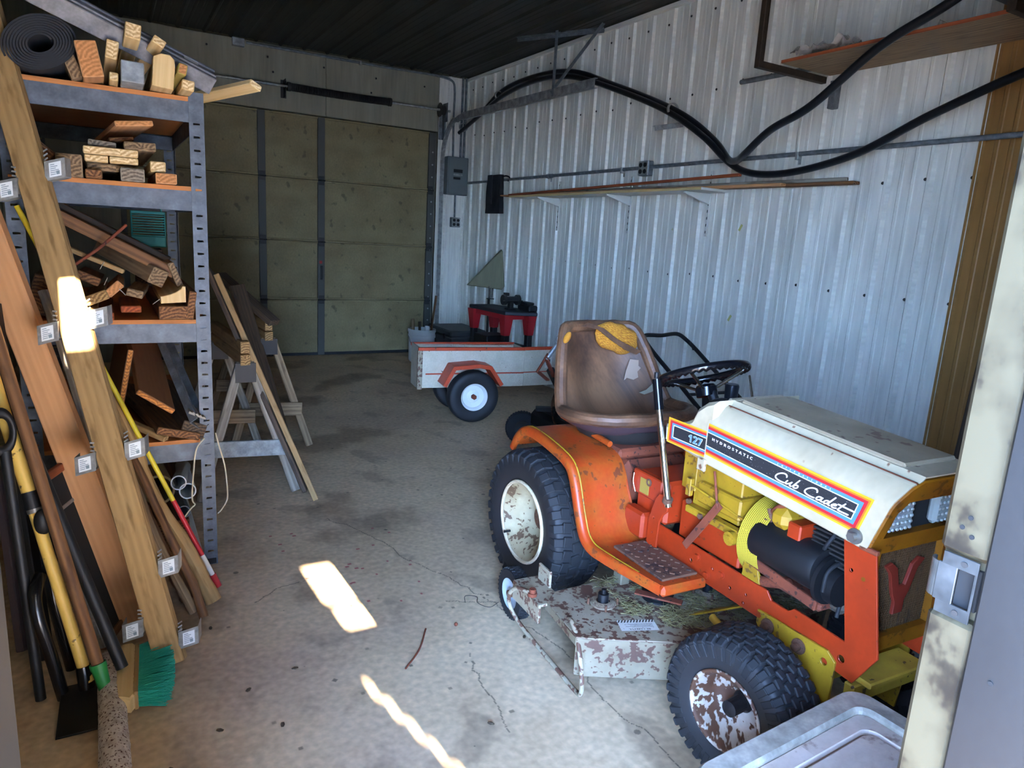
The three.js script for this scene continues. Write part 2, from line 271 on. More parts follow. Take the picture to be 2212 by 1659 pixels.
// ceiling: ribbed sheets along the room's length
{
  const c = struct('ceiling');
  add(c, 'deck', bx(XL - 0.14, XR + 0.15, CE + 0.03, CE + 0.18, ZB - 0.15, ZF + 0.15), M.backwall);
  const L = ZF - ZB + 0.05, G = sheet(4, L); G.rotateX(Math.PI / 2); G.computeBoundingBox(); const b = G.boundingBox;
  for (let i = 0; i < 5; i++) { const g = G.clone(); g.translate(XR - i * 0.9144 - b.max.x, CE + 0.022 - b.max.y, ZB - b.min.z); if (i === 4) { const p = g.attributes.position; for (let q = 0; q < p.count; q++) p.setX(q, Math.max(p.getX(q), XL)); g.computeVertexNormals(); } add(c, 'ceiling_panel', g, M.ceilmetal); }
}
{
  const t = struct('trim_1'); add(t, 'corner_trim', bx(XR - 0.03, XR, CE - 0.03, CE, ZB, ZF, 0.002), M.wallwhite);
}
// doorway frame that the picture is taken through
{
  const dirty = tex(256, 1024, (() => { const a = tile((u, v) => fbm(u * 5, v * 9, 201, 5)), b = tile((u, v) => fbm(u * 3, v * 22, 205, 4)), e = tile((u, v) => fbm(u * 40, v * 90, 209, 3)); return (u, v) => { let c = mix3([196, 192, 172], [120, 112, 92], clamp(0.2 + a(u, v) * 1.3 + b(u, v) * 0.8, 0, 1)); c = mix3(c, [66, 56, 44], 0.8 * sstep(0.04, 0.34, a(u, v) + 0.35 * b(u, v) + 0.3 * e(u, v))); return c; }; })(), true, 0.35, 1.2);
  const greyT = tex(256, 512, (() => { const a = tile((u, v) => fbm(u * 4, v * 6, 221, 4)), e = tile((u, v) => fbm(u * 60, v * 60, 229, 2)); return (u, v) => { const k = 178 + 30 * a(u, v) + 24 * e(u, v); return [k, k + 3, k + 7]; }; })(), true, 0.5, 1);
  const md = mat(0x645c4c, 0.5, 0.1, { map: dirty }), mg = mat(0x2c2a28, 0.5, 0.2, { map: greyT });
  const d = struct('door_1');
  // right jamb: rabbet with the strike, stop, outer face
  const hole = 0.03;
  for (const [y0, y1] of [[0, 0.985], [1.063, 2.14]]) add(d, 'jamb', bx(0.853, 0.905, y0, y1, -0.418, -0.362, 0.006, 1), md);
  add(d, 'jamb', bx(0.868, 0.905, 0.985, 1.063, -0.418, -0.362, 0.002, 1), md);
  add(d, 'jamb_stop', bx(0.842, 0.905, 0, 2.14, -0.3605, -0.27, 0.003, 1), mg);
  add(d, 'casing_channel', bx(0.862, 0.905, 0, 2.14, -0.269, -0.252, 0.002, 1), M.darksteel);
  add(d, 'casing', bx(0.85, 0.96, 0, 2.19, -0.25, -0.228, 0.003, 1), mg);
  // strike plate with a lip wrapped round the inner edge
  const st = add(d, 'strike_plate', merge([0, 1].map((k) => bx(0.852, 0.855, k ? 1.047 : 0.985, k ? 1.063 : 1.001, -0.41, -0.37, 0.0005)).concat([bx(0.852, 0.855, 1.0, 1.048, -0.414, -0.392, 0.0005), bx(0.852, 0.855, 1.0, 1.048, -0.373, -0.37, 0.0005)])), mat(0x5c5c5a, 0.35, 0.5, { map: galvT }), 'steel strike plate with a curled lip');
  const lip = []; for (let i = 0; i <= 8; i++) { const a = i / 8 * Math.PI * 0.55; lip.push([0.8535 + 0.014 * (1 - Math.cos(a)), -0.414 - 0.014 * Math.sin(a)]); }
  add(st, 'lip', poly([...lip, ...lip.slice().reverse().map(([x, z]) => [x + 0.0006, z + 0.003])].map(([x, z]) => [x, -z]), 0.046, 0).rotateX(-Math.PI / 2).translate(0, 1.024, 0), mat(0x66645f, 0.3, 0.5, { map: galvT }));
  add(st, 'box_recess', bx(0.862, 0.8685, 0.998, 1.05, -0.395, -0.37, 0.0005), M.hole);
  for (const y of [0.993, 1.055]) add(st, 'screw', cyl(0.0036, 0.002, 12).rotateZ(Math.PI / 2).translate(0.8515, y, -0.385), M.darksteel);
  for (const [y, z] of [[1.112, -0.389], [1.098, -0.396], [1.09, -0.384]]) add(d, 'screw_hole', cyl(0.0028, 0.002, 10).rotateZ(Math.PI / 2).translate(0.8525, y, z), M.hole);
  add(d, 'screw_hole', cyl(0.003, 0.002, 10).rotateZ(Math.PI / 2).translate(0.8415, 0.937, -0.33), M.hole);
  // left jamb and head
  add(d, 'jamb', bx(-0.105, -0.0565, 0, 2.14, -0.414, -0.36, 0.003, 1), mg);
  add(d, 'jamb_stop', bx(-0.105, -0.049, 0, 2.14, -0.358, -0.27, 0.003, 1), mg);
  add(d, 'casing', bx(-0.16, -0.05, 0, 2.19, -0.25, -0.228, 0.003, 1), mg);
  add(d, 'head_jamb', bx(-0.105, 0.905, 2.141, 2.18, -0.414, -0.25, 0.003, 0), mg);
  const th = add(d, 'threshold', bx(-0.105, 0.905, -0.02, 0.012, -0.4, -0.25, 0.004, 0), M.galvdull);
}
// sectional garage door in the back wall
{
  const d = struct('door_2');
  const rows = [0.005, 0.614, 1.228, 1.86, 2.49], x0 = 0.13, x1 = 3.26;
  const cols = [0.13, 0.77, 1.38, 1.977, 3.215];
  const pt = tex(512, 512, (() => { const a = tile((u, v) => fbm(u * 5, v * 3, 301, 5)), e = tile((u, v) => fbm(u * 60, v * 60, 309, 2)), s = tile((u, v) => fbm(u * 14, v * 14, 315, 4)); return (u, v) => { let c = mix3([206, 198, 168], [176, 160, 128], clamp(0.3 + a(u, v) * 1.2, 0, 1)); c = mix3(c, [120, 116, 100], 0.6 * sstep(0.22, 0.4, s(u, v))); const k = 1 + 0.12 * e(u, v); return c.map((q) => q * k); }; })(), true, 1.3, 1.1);
  const mp = mat(0xa8a188, 0.7, 0, { map: pt });
  for (let r = 0; r < 4; r++) for (let c = 0; c < 4; c++) add(d, 'door_panel', bx(cols[c] + 0.036, cols[c + 1] - 0.036, rows[r] + 0.014, rows[r + 1] - 0.014, ZB - 0.05, ZB - 0.02, 0.003, 0), mp);
  for (let r = 0; r < 4; r++) { for (let c = 1; c < 4; c++) add(d, 'stile', bx(cols[c] - 0.036, cols[c] + 0.036, rows[r] + 0.004, rows[r + 1] - 0.004, ZB - 0.05, ZB + 0.0, 0.003, 1), mat(0x4c4c46, 0.6, 0.2)); for (const [a, b] of [[x0 - 0.01, x0 + 0.036], [3.18, 3.26]]) add(d, 'end_stile', bx(a, b, rows[r] + 0.004, rows[r + 1] - 0.004, ZB - 0.05, ZB + 0.0, 0.003, 1), mat(0x4c4c46, 0.6, 0.2)); }
  for (let r = 0; r < 5; r++) { const y = rows[r]; if (r > 0 && r < 4) { add(d, 'rail', bx(x0, x1, y + 0.002, y + 0.02, ZB - 0.05, ZB - 0.008, 0.003, 0), mp); add(d, 'rail', bx(x0, x1, y - 0.02, y - 0.003, ZB - 0.05, ZB - 0.008, 0.003, 0), mp); for (const x of [1.38, 1.977, 3.21]) add(d, 'hinge', merge([bx(x - 0.03, x + 0.03, y - 0.045, y + 0.045, ZB + 0.001, ZB + 0.005), cyl(0.008, 0.075, 10).rotateZ(Math.PI / 2).translate(x, y, ZB + 0.009)]), M.darksteel); } else add(d, 'rail', bx(x0, x1, r ? y - 0.02 : y, r ? y : y + 0.03, ZB - 0.05, ZB - 0.008, 0.003, 0), r ? mp : M.black); }
  for (let y = 0.25; y < 2.3; y += 0.135) add(d, 'bolt_head', cyl(0.009, 0.004, 10).rotateX(Math.PI / 2).translate(3.222, y, ZB + 0.003), M.galv);
  add(d, 'lock_handle', merge([bx(1.965, 1.989, 0.83, 0.98, ZB + 0.002, ZB + 0.016), bx(1.968, 1.986, 0.85, 0.96, ZB + 0.016, ZB + 0.04)]), M.black);
  add(d, 'sticker', bx(1.955, 1.985, 1.0, 1.03, ZB + 0.001, ZB + 0.003, 0.0003), mat(0xa02522, 0.6), 'small red sticker');
  // tracks: vertical run, curve, horizontal run towards the camera
  const prof = [[-0.012, -0.025], [0.012, -0.025], [0.012, -0.022], [-0.009, -0.022], [-0.009, 0.022], [0.012, 0.022], [0.012, 0.025], [-0.012, 0.025]];
  const P = [V(3.33, 0.02, ZB + 0.06), V(3.33, 2.2, ZB + 0.06)]; for (let i = 1; i <= 10; i++) { const a = i / 10 * Math.PI / 2; P.push(V(3.33, 2.2 + 0.42 * Math.sin(a), ZB + 0.06 + 0.42 * (1 - Math.cos(a)))); } P.push(V(3.33, 2.6, -4.72));
  const cp = new THREE.CurvePath(); for (let i = 0; i + 1 < P.length; i++) cp.add(new THREE.LineCurve3(P[i], P[i + 1]));
  const strips = []; for (let i = 0; i + 1 < P.length; i++) { const a = P[i], b = P[i + 1], L = a.distanceTo(b), horiz = i + 2 === P.length; strips.push(orient(merge([cbox(0.003, horiz ? 0.075 : 0.05, L + 0.004, 0.0005), cbox(0.028, 0.003, L + 0.004, 0.0005).translate(0.013, horiz ? 0.036 : 0.024, 0), cbox(0.028, 0.003, L + 0.004, 0.0005).translate(0.013, horiz ? -0.036 : -0.024, 0)]), a, b, i === 0 ? V(0, 0, 1) : V(0, 0.3, 1).normalize())); }
  add(d, 'track', merge(strips), M.galv, 'curved galvanised roller track');
  add(d, 'track_flag', merge([bx(3.325, 3.345, 2.42, 2.68, ZB, ZB + 0.06), bx(3.285, 3.345, 2.42, 2.68, ZB, ZB + 0.004)]), M.galvdull);
  const hang = (a, b) => { const g = orient(merge([cbox(0.032, 0.003, a.distanceTo(b), 0.0005), cbox(0.003, 0.032, a.distanceTo(b), 0.0005).translate(0.0145, 0.0145, 0)]), a, b, V(0.2, 0.1, 1)); return g; };
  add(d, 'track_hanger', hang(V(3.34, 2.58, -5.33), V(3.34, CE - 0.005, -5.33)), M.galvdull, 'slotted angle-iron hanger strap');
  add(d, 'track_hanger', hang(V(3.34, 2.62, -5.36), V(3.5, CE - 0.005, -4.9)), M.galvdull, 'slotted angle-iron hanger strap');
  add(d, 'track_hanger', hang(V(3.2, CE - 0.02, -5.75), V(3.6, CE - 0.02, -5.02)), M.galvdull, 'slotted angle-iron hanger strap');
  // torsion shaft with spring and drums
  add(d, 'torsion_shaft', rod(V(0.1, 2.72, ZB + 0.09), V(3.38, 2.72, ZB + 0.09), 0.0125), M.galv);
  const sp = []; for (let i = 0; i < 62; i++) sp.push(new THREE.TorusGeometry(0.03, 0.0088, 6, 16).rotateY(Math.PI / 2).translate(1.65 + i * 0.0164, 2.72 - 0.006 * Math.sin(i / 61 * Math.PI), ZB + 0.09));
  add(d, 'torsion_spring', merge(sp), M.black, 'black torsion spring');
  for (const x of [1.63, 2.675]) add(d, 'spring_cone', cyl(0.042, 0.03, 16).rotateZ(Math.PI / 2).translate(x, 2.72, ZB + 0.09), M.darksteel);
  add(d, 'shaft_bracket', merge([bx(1.595, 1.602, 2.62, 2.79, ZB, ZB + 0.1), bx(1.57, 1.625, 2.62, 2.79, ZB, ZB + 0.004)]), M.darksteel);
  add(d, 'cable_drum', crease(lathe([[0.015, -0.03], [0.05, -0.03], [0.055, -0.02], [0.05, 0.0], [0.056, 0.02], [0.075, 0.024], [0.075, 0.03], [0.015, 0.03]], 24)).rotateZ(Math.PI / 2).translate(3.28, 2.72, ZB + 0.09), M.darksteel);
  add(d, 'bearing_plate', bx(3.325, 3.329, 2.6, 2.8, ZB, ZB + 0.14), M.galvdull);
}
// ================= garden tractor =================
function tyre(R, w, rimR, kind) {   // axis along x; returns [carcass, tread]
  const h = w / 2, p = [[rimR, -h * 0.78], [rimR + 0.012, -h * 0.9], [rimR + (R - rimR) * 0.45, -h * 1.0], [R - 0.035, -h * 0.98], [R - 0.014, -h * 0.86], [R - 0.007, -h * 0.45], [R - 0.006, 0], [R - 0.007, h * 0.45], [R - 0.014, h * 0.86], [R - 0.035, h * 0.98], [rimR + (R - rimR) * 0.45, h], [rimR + 0.012, h * 0.9], [rimR, h * 0.78]];
  const sp = new THREE.SplineCurve(p.map(([a, b]) => new THREE.Vector2(a, b))).getPoints(48);
  const car = new THREE.LatheGeometry(sp, 64).rotateZ(Math.PI / 2);
  const blocks = [], n = kind.n, put = (x, r, a, g, tilt = 0) => blocks.push(g.rotateZ(tilt).translate(x, r, 0).rotateX(a));
  for (let i = 0; i < n; i++) {
    const a = i / n * Math.PI * 2, s = Math.PI * 2 * R / n;
    kind.rows.forEach((x, k) => put(x * h, R - 0.006, a + (k % 2 ? 0.5 : 0) * Math.PI * 2 / n, cbox(kind.bw * h, 0.014, s * 0.78, 0.003).rotateY((k % 2 ? 1 : -1) * 0.16)));
    for (const sd of [-1, 1]) { put(sd * h * 0.86, R - 0.016, a + (sd > 0 ? 0.25 : 0) * Math.PI * 2 / n, cbox(h * 0.34, 0.016, s * 0.62, 0.003), -sd * 0.55); put(sd * h * 0.985, R - 0.04, a + (sd > 0 ? 0.25 : 0) * Math.PI * 2 / n, cbox(0.007, 0.038, s * 0.5, 0.0015), -sd * 0.08); }
  }
  return [car, merge(blocks)];
}
function addWheel(parent, name, c, turn, R, w, rimR, kind, rimProfile, rimMat, extra) {
  const g = new THREE.Group(); g.name = name; parent.add(g); g.position.set(...c); g.rotation.y = turn;
  const [car, tr] = tyre(R, w, rimR, kind);
  add(g, 'tyre', car, M.sidewall); const t = add(g, 'tread', tr, M.rubber); t.userData.kind = 'stuff';
  add(g, 'rim', faceMetres(new THREE.LatheGeometry(rimProfile.map(([r, y]) => new THREE.Vector2(r, y)), 48).rotateZ(Math.PI / 2)), rimMat);
  for (const [n, q, m] of extra) add(g, n, q, m);
  return g;
}
function faceMetres(g) { const uv = g.attributes.uv, p = g.attributes.position; for (let i = 0; i < uv.count; i++) uv.setXY(i, p.getZ(i) + 0.7 * p.getX(i), p.getY(i) + 0.3 * p.getX(i)); return g; }
for (const k of ['rim', 'rimdirt', 'rimrust', 'hood', 'hoodside', 'deck', 'deckside', 'fender', 'orange', 'yellow']) M[k].side = THREE.DoubleSide;
const TR = thing('garden_tractor', 'orange and white riding garden tractor with torn seat and rusty mower deck', 'tractor');
fixed.add(TR);
TR.position.set(1.8086, 0, -2.2167); TR.rotation.y = -2.5 * D2R;
{
  const rearKind = { n: 34, rows: [-0.58, -0.2, 0.2, 0.58], bw: 0.32 }, frontKind = { n: 36, rows: [-0.6, -0.3, 0, 0.3, 0.6], bw: 0.27 };
  const rearRim = [[0.03, -0.035], [0.085, -0.035], [0.1, -0.05], [0.122, -0.045], [0.138, -0.025], [0.143, 0.03], [0.146, 0.062], [0.154, 0.075], [0.157, 0.096], [0.162, 0.108], [0.168, 0.106], [0.168, 0.098], [0.158, 0.09]];
  // visible side is -x: lathe y -> -x after the turn
  for (const s of [-1, 1]) {
    const g = addWheel(TR, 'rear_wheel', [s * 0.325, 0.285, 0], s < 0 ? 0.02 : Math.PI, 0.29, 0.225, 0.164, rearKind, rearRim, M.rimdirt, [['rim_flange', new THREE.TorusGeometry(0.163, 0.007, 8, 48).rotateY(Math.PI / 2).translate(-0.103, 0, 0), M.rim], ['hub', cyl(0.045, 0.05, 20).rotateZ(Math.PI / 2).translate(0.01, 0, 0), M.rust], ['valve_stem', cyl(0.005, 0.03, 8).rotateZ(Math.PI / 2).translate(-0.1, -0.09, -0.115), M.black]]);
    for (let i = 0; i < 5; i++) { const a = i / 5 * Math.PI * 2 + 0.4; add(g, 'lug_bolt', hexbolt(0.009, 0.014).rotateZ(Math.PI / 2).translate(0.03, 0.07 * Math.cos(a), 0.07 * Math.sin(a)), M.rust); }
  }
  const frontRim = [[0.02, -0.03], [0.028, -0.025], [0.03, -0.02], [0.07, -0.012], [0.088, 0.005], [0.094, 0.05], [0.1, 0.07], [0.106, 0.078], [0.112, 0.076], [0.112, 0.07], [0.104, 0.066]];
  for (const s of [-1, 1]) addWheel(TR, 'front_wheel', [s * 0.335, 0.2, 1.118], s < 0 ? 0.145 : Math.PI + 0.145, 0.203, 0.165, 0.106, frontKind, frontRim, M.rimrust, [['hub_cap', crease(lathe([[0, 0.055], [0.012, 0.055], [0.022, 0.05], [0.023, 0.0], [0.03, -0.01]], 20)).rotateZ(Math.PI / 2), M.black]]);
  add(TR, 'rear_axle', merge([cyl(0.045, 0.62, 16).rotateZ(Math.PI / 2).translate(0, 0.285, 0), bx(-0.13, 0.13, 0.2, 0.42, -0.16, 0.18, 0.02)]), M.engine);
  add(TR, 'front_axle', merge([bx(-0.26, 0.26, 0.195, 0.245, 1.095, 1.145, 0.006), bx(-0.28, -0.24, 0.14, 0.27, 1.095, 1.145, 0.006), bx(0.24, 0.28, 0.14, 0.27, 1.095, 1.145, 0.006), cyl(0.014, 0.12, 12).rotateZ(Math.PI / 2).translate(-0.28, 0.2, 1.118), cyl(0.014, 0.12, 12).rotateZ(Math.PI / 2).translate(0.28, 0.2, 1.118)]), M.axle, 'yellow front axle beam');
  // frame rails
  for (const s of [-1, 1]) {
    const rl = add(TR, 'frame_rail', faceUV(side([[-0.1, 0.34], [0.98, 0.34], [1.22, 0.335], [1.3, 0.33], [1.355, 0.43], [1.303, 0.705], [1.213, 0.69], [1.262, 0.425], [1.1, 0.432], [1.08, 0.415], [1.02, 0.415], [1.0, 0.437], [0.46, 0.442], [-0.1, 0.442]], 0.007, s * 0.15, 0.001, [[-1.247, 0.62], [-1.283, 0.612]].map(([z, y]) => circ(z, y, 0.007)).concat([circ(-0.68, 0.385, 0.009), circ(-0.78, 0.4, 0.007), circ(-0.86, 0.375, 0.008), circ(-0.925, 0.385, 0.007), circ(-0.92, 0.355, 0.007), circ(-1.26, 0.375, 0.012)]))), M.orange, s < 0 ? 'orange frame rail rising into the front grille post' : undefined);
    add(rl, 'flange', bx(s * 0.15 - s * 0.003, s * 0.15 - s * 0.035, 0.337, 0.341, -0.1, 1.2, 0.001), M.orange);
    for (const [z, y] of [[0.71, 0.41], [0.76, 0.37], [0.99, 0.357], [0.82, 0.4]]) add(rl, 'bolt', merge([hexbolt(0.011, 0.01).rotateZ(Math.PI / 2), cyl(0.014, 0.003, 14).rotateZ(Math.PI / 2).translate(s * -0.004, 0, 0)]).translate(s * 0.158, y, z), M.orange);
    const br = add(TR, 'axle_bracket', faceUV(side([[0.985, 0.372], [1.225, 0.38], [1.252, 0.36], [1.25, 0.23], [1.24, 0.13], [1.17, 0.13], [1.165, 0.27], [1.14, 0.315], [1.0, 0.315], [0.985, 0.33]], 0.008, s * 0.159, 0.001, [circ(-1.22, 0.345, 0.01)])), M.yellow, 'yellow bracket plate bolted to the frame');
    for (const z of [1.03, 1.14]) { add(br, 'bolt', merge([cyl(0.022, 0.005, 20).rotateZ(Math.PI / 2).translate(s * 0.166, 0.343, z), hexbolt(0.012, 0.018).rotateZ(Math.PI / 2).translate(s * 0.176, 0.343, z)]), M.rust); }
  }
  add(TR, 'drag_link', rod(V(-0.2, 0.28, 0.85), V(-0.24, 0.24, 1.1), 0.012), M.axle);
  add(TR, 'lower_brush_guard', merge([bx(-0.14, 0.14, 0.26, 0.315, 1.27, 1.3, 0.004), bx(-0.12, 0.12, 0.318, 0.335, 1.24, 1.33, 0.004)]), M.axle);
  // fenders with foot rests
  for (const s of [-1, 1]) {
    const prof = [[-0.19, 0.545], [-0.155, 0.6], [-0.1, 0.645], [-0.03, 0.658], [0.21, 0.632], [0.27, 0.61], [0.305, 0.57], [0.36, 0.45], [0.395, 0.39], [0.43, 0.366], [0.5, 0.36], [0.76, 0.364]];
    const o = new THREE.CatmullRomCurve3(prof.map(([z, y]) => V(0, y, z)), false, 'centripetal').getPoints(60);
    const nor = o.map((p, i) => { const t = o[Math.min(i + 1, 60)].clone().sub(o[Math.max(i - 1, 0)]).normalize(); return V(0, t.z, -t.y); });
    const skin = (xs) => { const pos = [], idx = []; o.forEach((p, i) => { const tz = clamp((p.z - 0.4) / 0.36, 0, 1); xs.forEach(([x, d]) => { const xo = x < -0.33 ? x + 0.055 * tz * ((x + 0.33) / -0.07) : x; pos.push(xo, p.y + nor[i].y * d, p.z + nor[i].z * d); }); }); const n = xs.length; for (let i = 0; i < o.length - 1; i++) for (let k = 0; k < n - 1; k++) { const a = i * n + k; idx.push(a, a + 1, a + n, a + 1, a + n + 1, a + n); } const g = new THREE.BufferGeometry(); g.setAttribute('position', new THREE.Float32BufferAttribute(pos, 3)); g.setIndex(idx); if (s > 0) g.scale(-1, 1, 1); return g; };
    const lip = [[-0.385, -0.032], [-0.396, -0.03], [-0.4, -0.02], [-0.4, -0.006], [-0.394, 0.003], [-0.384, 0.006], [-0.372, 0.004], [-0.366, 0.0], [-0.3, 0], [-0.2, 0], [-0.165, 0]];
    const g = faceUV(skin(lip)); g.deleteAttribute('normal'); g.computeVertexNormals();
    const f = add(TR, 'fender', crease(g, 0.9), M.fender, 'orange fender worn to yellow with an integral foot rest');
    add(f, 'worn_edge', (() => { const pts = []; for (let i = 4; i <= 58; i += 2) { const p = o[i], tz = clamp((p.z - 0.4) / 0.36, 0, 1), x = -0.371 + 0.055 * tz * 0.586; pts.push([s < 0 ? x : -x, p.y + nor[i].y * 0.004, p.z + nor[i].z * 0.004]); } return tube(pts, 0.0035, 80, 6); })(), M.yellow, 'fender bead worn to yellow'); add(f, 'foot_rest_front', crease(faceUV(bx(s * -0.16, s * -0.342, 0.33, 0.366, 0.745, 0.775, 0.012, 0))), M.fender);
    const pad = [bx(s * -0.17, s * -0.315, 0.362, 0.371, 0.47, 0.735, 0.002)];
    for (let i = 0; i < 9; i++) for (let k = 0; k < 4; k++) pad.push(cbox(0.016, 0.004, 0.007, 0.001).rotateY((i + k) % 2 ? 0.8 : -0.8).translate(s * (-0.19 - k * 0.034), 0.3725, 0.49 + i * 0.028));
    add(f, 'foot_pad', merge(pad), M.rust, 'rusted non-slip foot pad');
    add(f, 'inner_panel', faceUV(side([[-0.12, 0.64], [0.23, 0.63], [0.31, 0.56], [0.42, 0.365], [0.42, 0.3], [-0.1, 0.3]], 0.006, s * -0.168, 0.001)), M.fender);
    add(f, 'fender_rail', rod(V(s * -0.205, 0.684, -0.1), V(s * -0.2, 0.66, 0.24), 0.012), M.fender);
  }
  add(TR, 'rear_cover', merge([bx(-0.165, 0.165, 0.6, 0.64, -0.12, 0.26, 0.01), bx(-0.16, 0.16, 0.42, 0.6, 0.2, 0.3, 0.03)]), M.redbrown, 'rust-red transmission cover between the fenders');
  add(TR, 'battery_box', crease(faceUV(bx(-0.15, 0.12, 0.44, 0.6, 0.36, 0.53, 0.012))), M.orange);
  const lb = add(TR, 'lift_box', bx(-0.172, -0.152, 0.52, 0.605, 0.36, 0.52, 0.004), M.orange);
  add(lb, 'label_plate', bx(-0.1735, -0.172, 0.53, 0.585, 0.405, 0.455, 0.0003), mat(0x9a8236, 0.6), 'worn yellow instruction plate');
  add(lb, 'hair_pin', tube([[-0.178, 0.59, 0.372], [-0.182, 0.56, 0.376], [-0.18, 0.525, 0.39]], 0.003, 16, 6), M.chrome);
  add(lb, 'knob', new THREE.TorusGeometry(0.011, 0.003, 8, 16).rotateY(Math.PI / 2).translate(-0.175, 0.58, 0.455), M.rust);
  add(TR, 'pedal_box', crease(faceUV(bx(-0.2, -0.15, 0.37, 0.47, 0.36, 0.47, 0.01))), M.orange);
  add(TR, 'lever_plate', crease(faceUV(side([[0.488, 0.35], [0.54, 0.35], [0.545, 0.47], [0.56, 0.5], [0.58, 0.52], [0.58, 0.55], [0.56, 0.572], [0.535, 0.57], [0.515, 0.545], [0.5, 0.5], [0.488, 0.46]], 0.008, -0.185, 0.0015, [circ(-0.515, 0.475, 0.007), circ(-0.515, 0.42, 0.006)]))), M.orange);
  // lift lever: chrome shaft, black grip
  const lev = add(TR, 'lift_lever', rod(V(-0.19, 0.54, 0.585), V(-0.19, 0.87, 0.482), 0.0125, 0.011), M.chrome, 'chrome lift lever');
  add(lev, 'grip', tube([[-0.19, 0.855, 0.487], [-0.19, 0.9, 0.474], [-0.19, 0.955, 0.458]], 0.016, 20, 12), M.blackgloss);
  add(lev, 'button', cyl(0.008, 0.02, 12).translate(-0.19, 0.968, 0.455), M.black);
  add(lev, 'clamp', merge([cyl(0.017, 0.02, 14).rotateX(0.3).translate(-0.19, 0.562, 0.578)]), M.rust);
  // pedestal, cowl and dash
  const ped = add(TR, 'pedestal', crease(faceUV(merge([bx(-0.12, 0.12, 0.56, 0.74, 0.62, 0.83, 0.004), bx(-0.122, 0.1, 0.6, 0.735, 0.56, 0.63, 0.004)]))), M.yellow, 'yellow steering pedestal');
  add(ped, 'step_plate', bx(-0.142, 0.1, 0.585, 0.655, 0.66, 0.85, 0.006), M.yellow);
  add(ped, 'lower_plate', bx(-0.15, 0.1, 0.535, 0.56, 0.62, 0.86, 0.004), M.yellow);
  add(ped, 'bushing', merge([cyl(0.022, 0.03, 18).rotateZ(Math.PI / 2).translate(-0.155, 0.535, 0.845), cyl(0.012, 0.045, 16).rotateZ(Math.PI / 2).translate(-0.155, 0.535, 0.845)]), M.yellow);
  add(ped, 'link_plate', merge([bx(-0.166, -0.15, 0.6, 0.66, 0.63, 0.652, 0.002)]), M.yellow);
  add(ped, 'throttle_rod', rod(V(-0.16, 0.64, 0.645), V(-0.13, 0.585, 0.95), 0.004), M.yellow);
  for (const [y, z] of [[0.578, 0.64], [0.548, 0.7]]) add(ped, 'bolt', hexbolt(0.009, 0.012).rotateZ(Math.PI / 2).translate(-0.154, y, z), M.rust);
  add(TR, 'crossmember', bx(-0.13, 0.13, 0.43, 0.56, 0.58, 0.86, 0.006), M.orange);
  add(TR, 'brake_link', crease(beam(V(-0.17, 0.43, 0.66), V(-0.165, 0.625, 0.79), 0.006, 0.026, V(-0.1, 0.6, -0.8), false)), M.redbrown, 'rust-brown linkage arm');
  add(TR, 'choke_rod', rod(V(-0.17, 0.61, 0.785), V(-0.165, 0.72, 0.75), 0.004), M.redbrown);
  const cowlP = [[0.52, 0.752], [0.515, 0.812], [0.6, 0.838], [0.64, 0.86], [0.66, 0.9], [0.7, 0.93], [0.745, 0.945], [0.745, 0.74], [0.7, 0.738], [0.6, 0.75]];
  const cowl = add(TR, 'dash_cowl', crease(faceUV(side(cowlP, 0.37, 0, 0.012))), M.hoodside, 'white dash cowl with a numbered decal');
  const col = add(TR, 'steering_column', rod(V(0, 0.82, 0.6), V(-0.008, 0.92, 0.53), 0.017), M.black);
  add(col, 'boot', crease(lathe([[0.045, 0], [0.042, 0.03], [0.03, 0.055], [0.018, 0.06]], 20)).rotateX(-0.5).translate(0, 0.845, 0.585), M.black);
  add(TR, 'throttle_lever', rod(V(0.06, 0.9, 0.66), V(0.09, 0.985, 0.6), 0.004), M.chrome);
  // steering wheel: rim with finger grips, three spokes, hub
  const sw = new THREE.Group(); sw.name = 'steering_wheel'; TR.add(sw); sw.position.set(-0.01, 0.972, 0.485); sw.rotation.x = -0.42; sw.rotation.order = 'YXZ';
  const ring = new THREE.TorusGeometry(0.148, 0.0135, 14, 120).rotateX(Math.PI / 2), rp = ring.attributes.position;
  for (let i = 0; i < rp.count; i++) { const x = rp.getX(i), y = rp.getY(i), z = rp.getZ(i), a = Math.atan2(z, x), r = Math.hypot(x, z); if (y < 0.004) rp.setY(i, y * (1 + 0.28 * Math.sin(a * 40))); }
  ring.computeVertexNormals();
  add(sw, 'rim', ring, M.blackgloss, 'black steering wheel rim with finger grips');
  for (let i = 0; i < 3; i++) { const a = i / 3 * Math.PI * 2 + 0.5; add(sw, 'spoke', rod(V(0.03 * Math.cos(a), -0.055, 0.03 * Math.sin(a)), V(0.145 * Math.cos(a), -0.004, 0.145 * Math.sin(a)), 0.006), M.chrome); }
  add(sw, 'hub', crease(lathe([[0, -0.035], [0.03, -0.04], [0.038, -0.05], [0.036, -0.08], [0, -0.085]], 24)), M.blackgloss);
  // hood: folded shell, sloping to the front, front edge raked
  const bend = (g) => { const p = g.attributes.position; for (let i = 0; i < p.count; i++) { const t = (p.getZ(i) - 0.72) / 0.58, y = p.getY(i); p.setXYZ(i, p.getX(i), y - 0.04 * t, p.getZ(i) + t * (y - 0.745) * 0.33); } p.needsUpdate = true; g.computeVertexNormals(); return g; };
  const outer = [[-0.19, 0.745], [-0.19, 0.868], [-0.184, 0.885], [-0.148, 0.925], [-0.138, 0.93], [-0.132, 0.925], [-0.126, 0.927], [-0.112, 0.945]], full = [...outer, ...outer.slice().reverse().map(([x, y]) => [-x, y])];
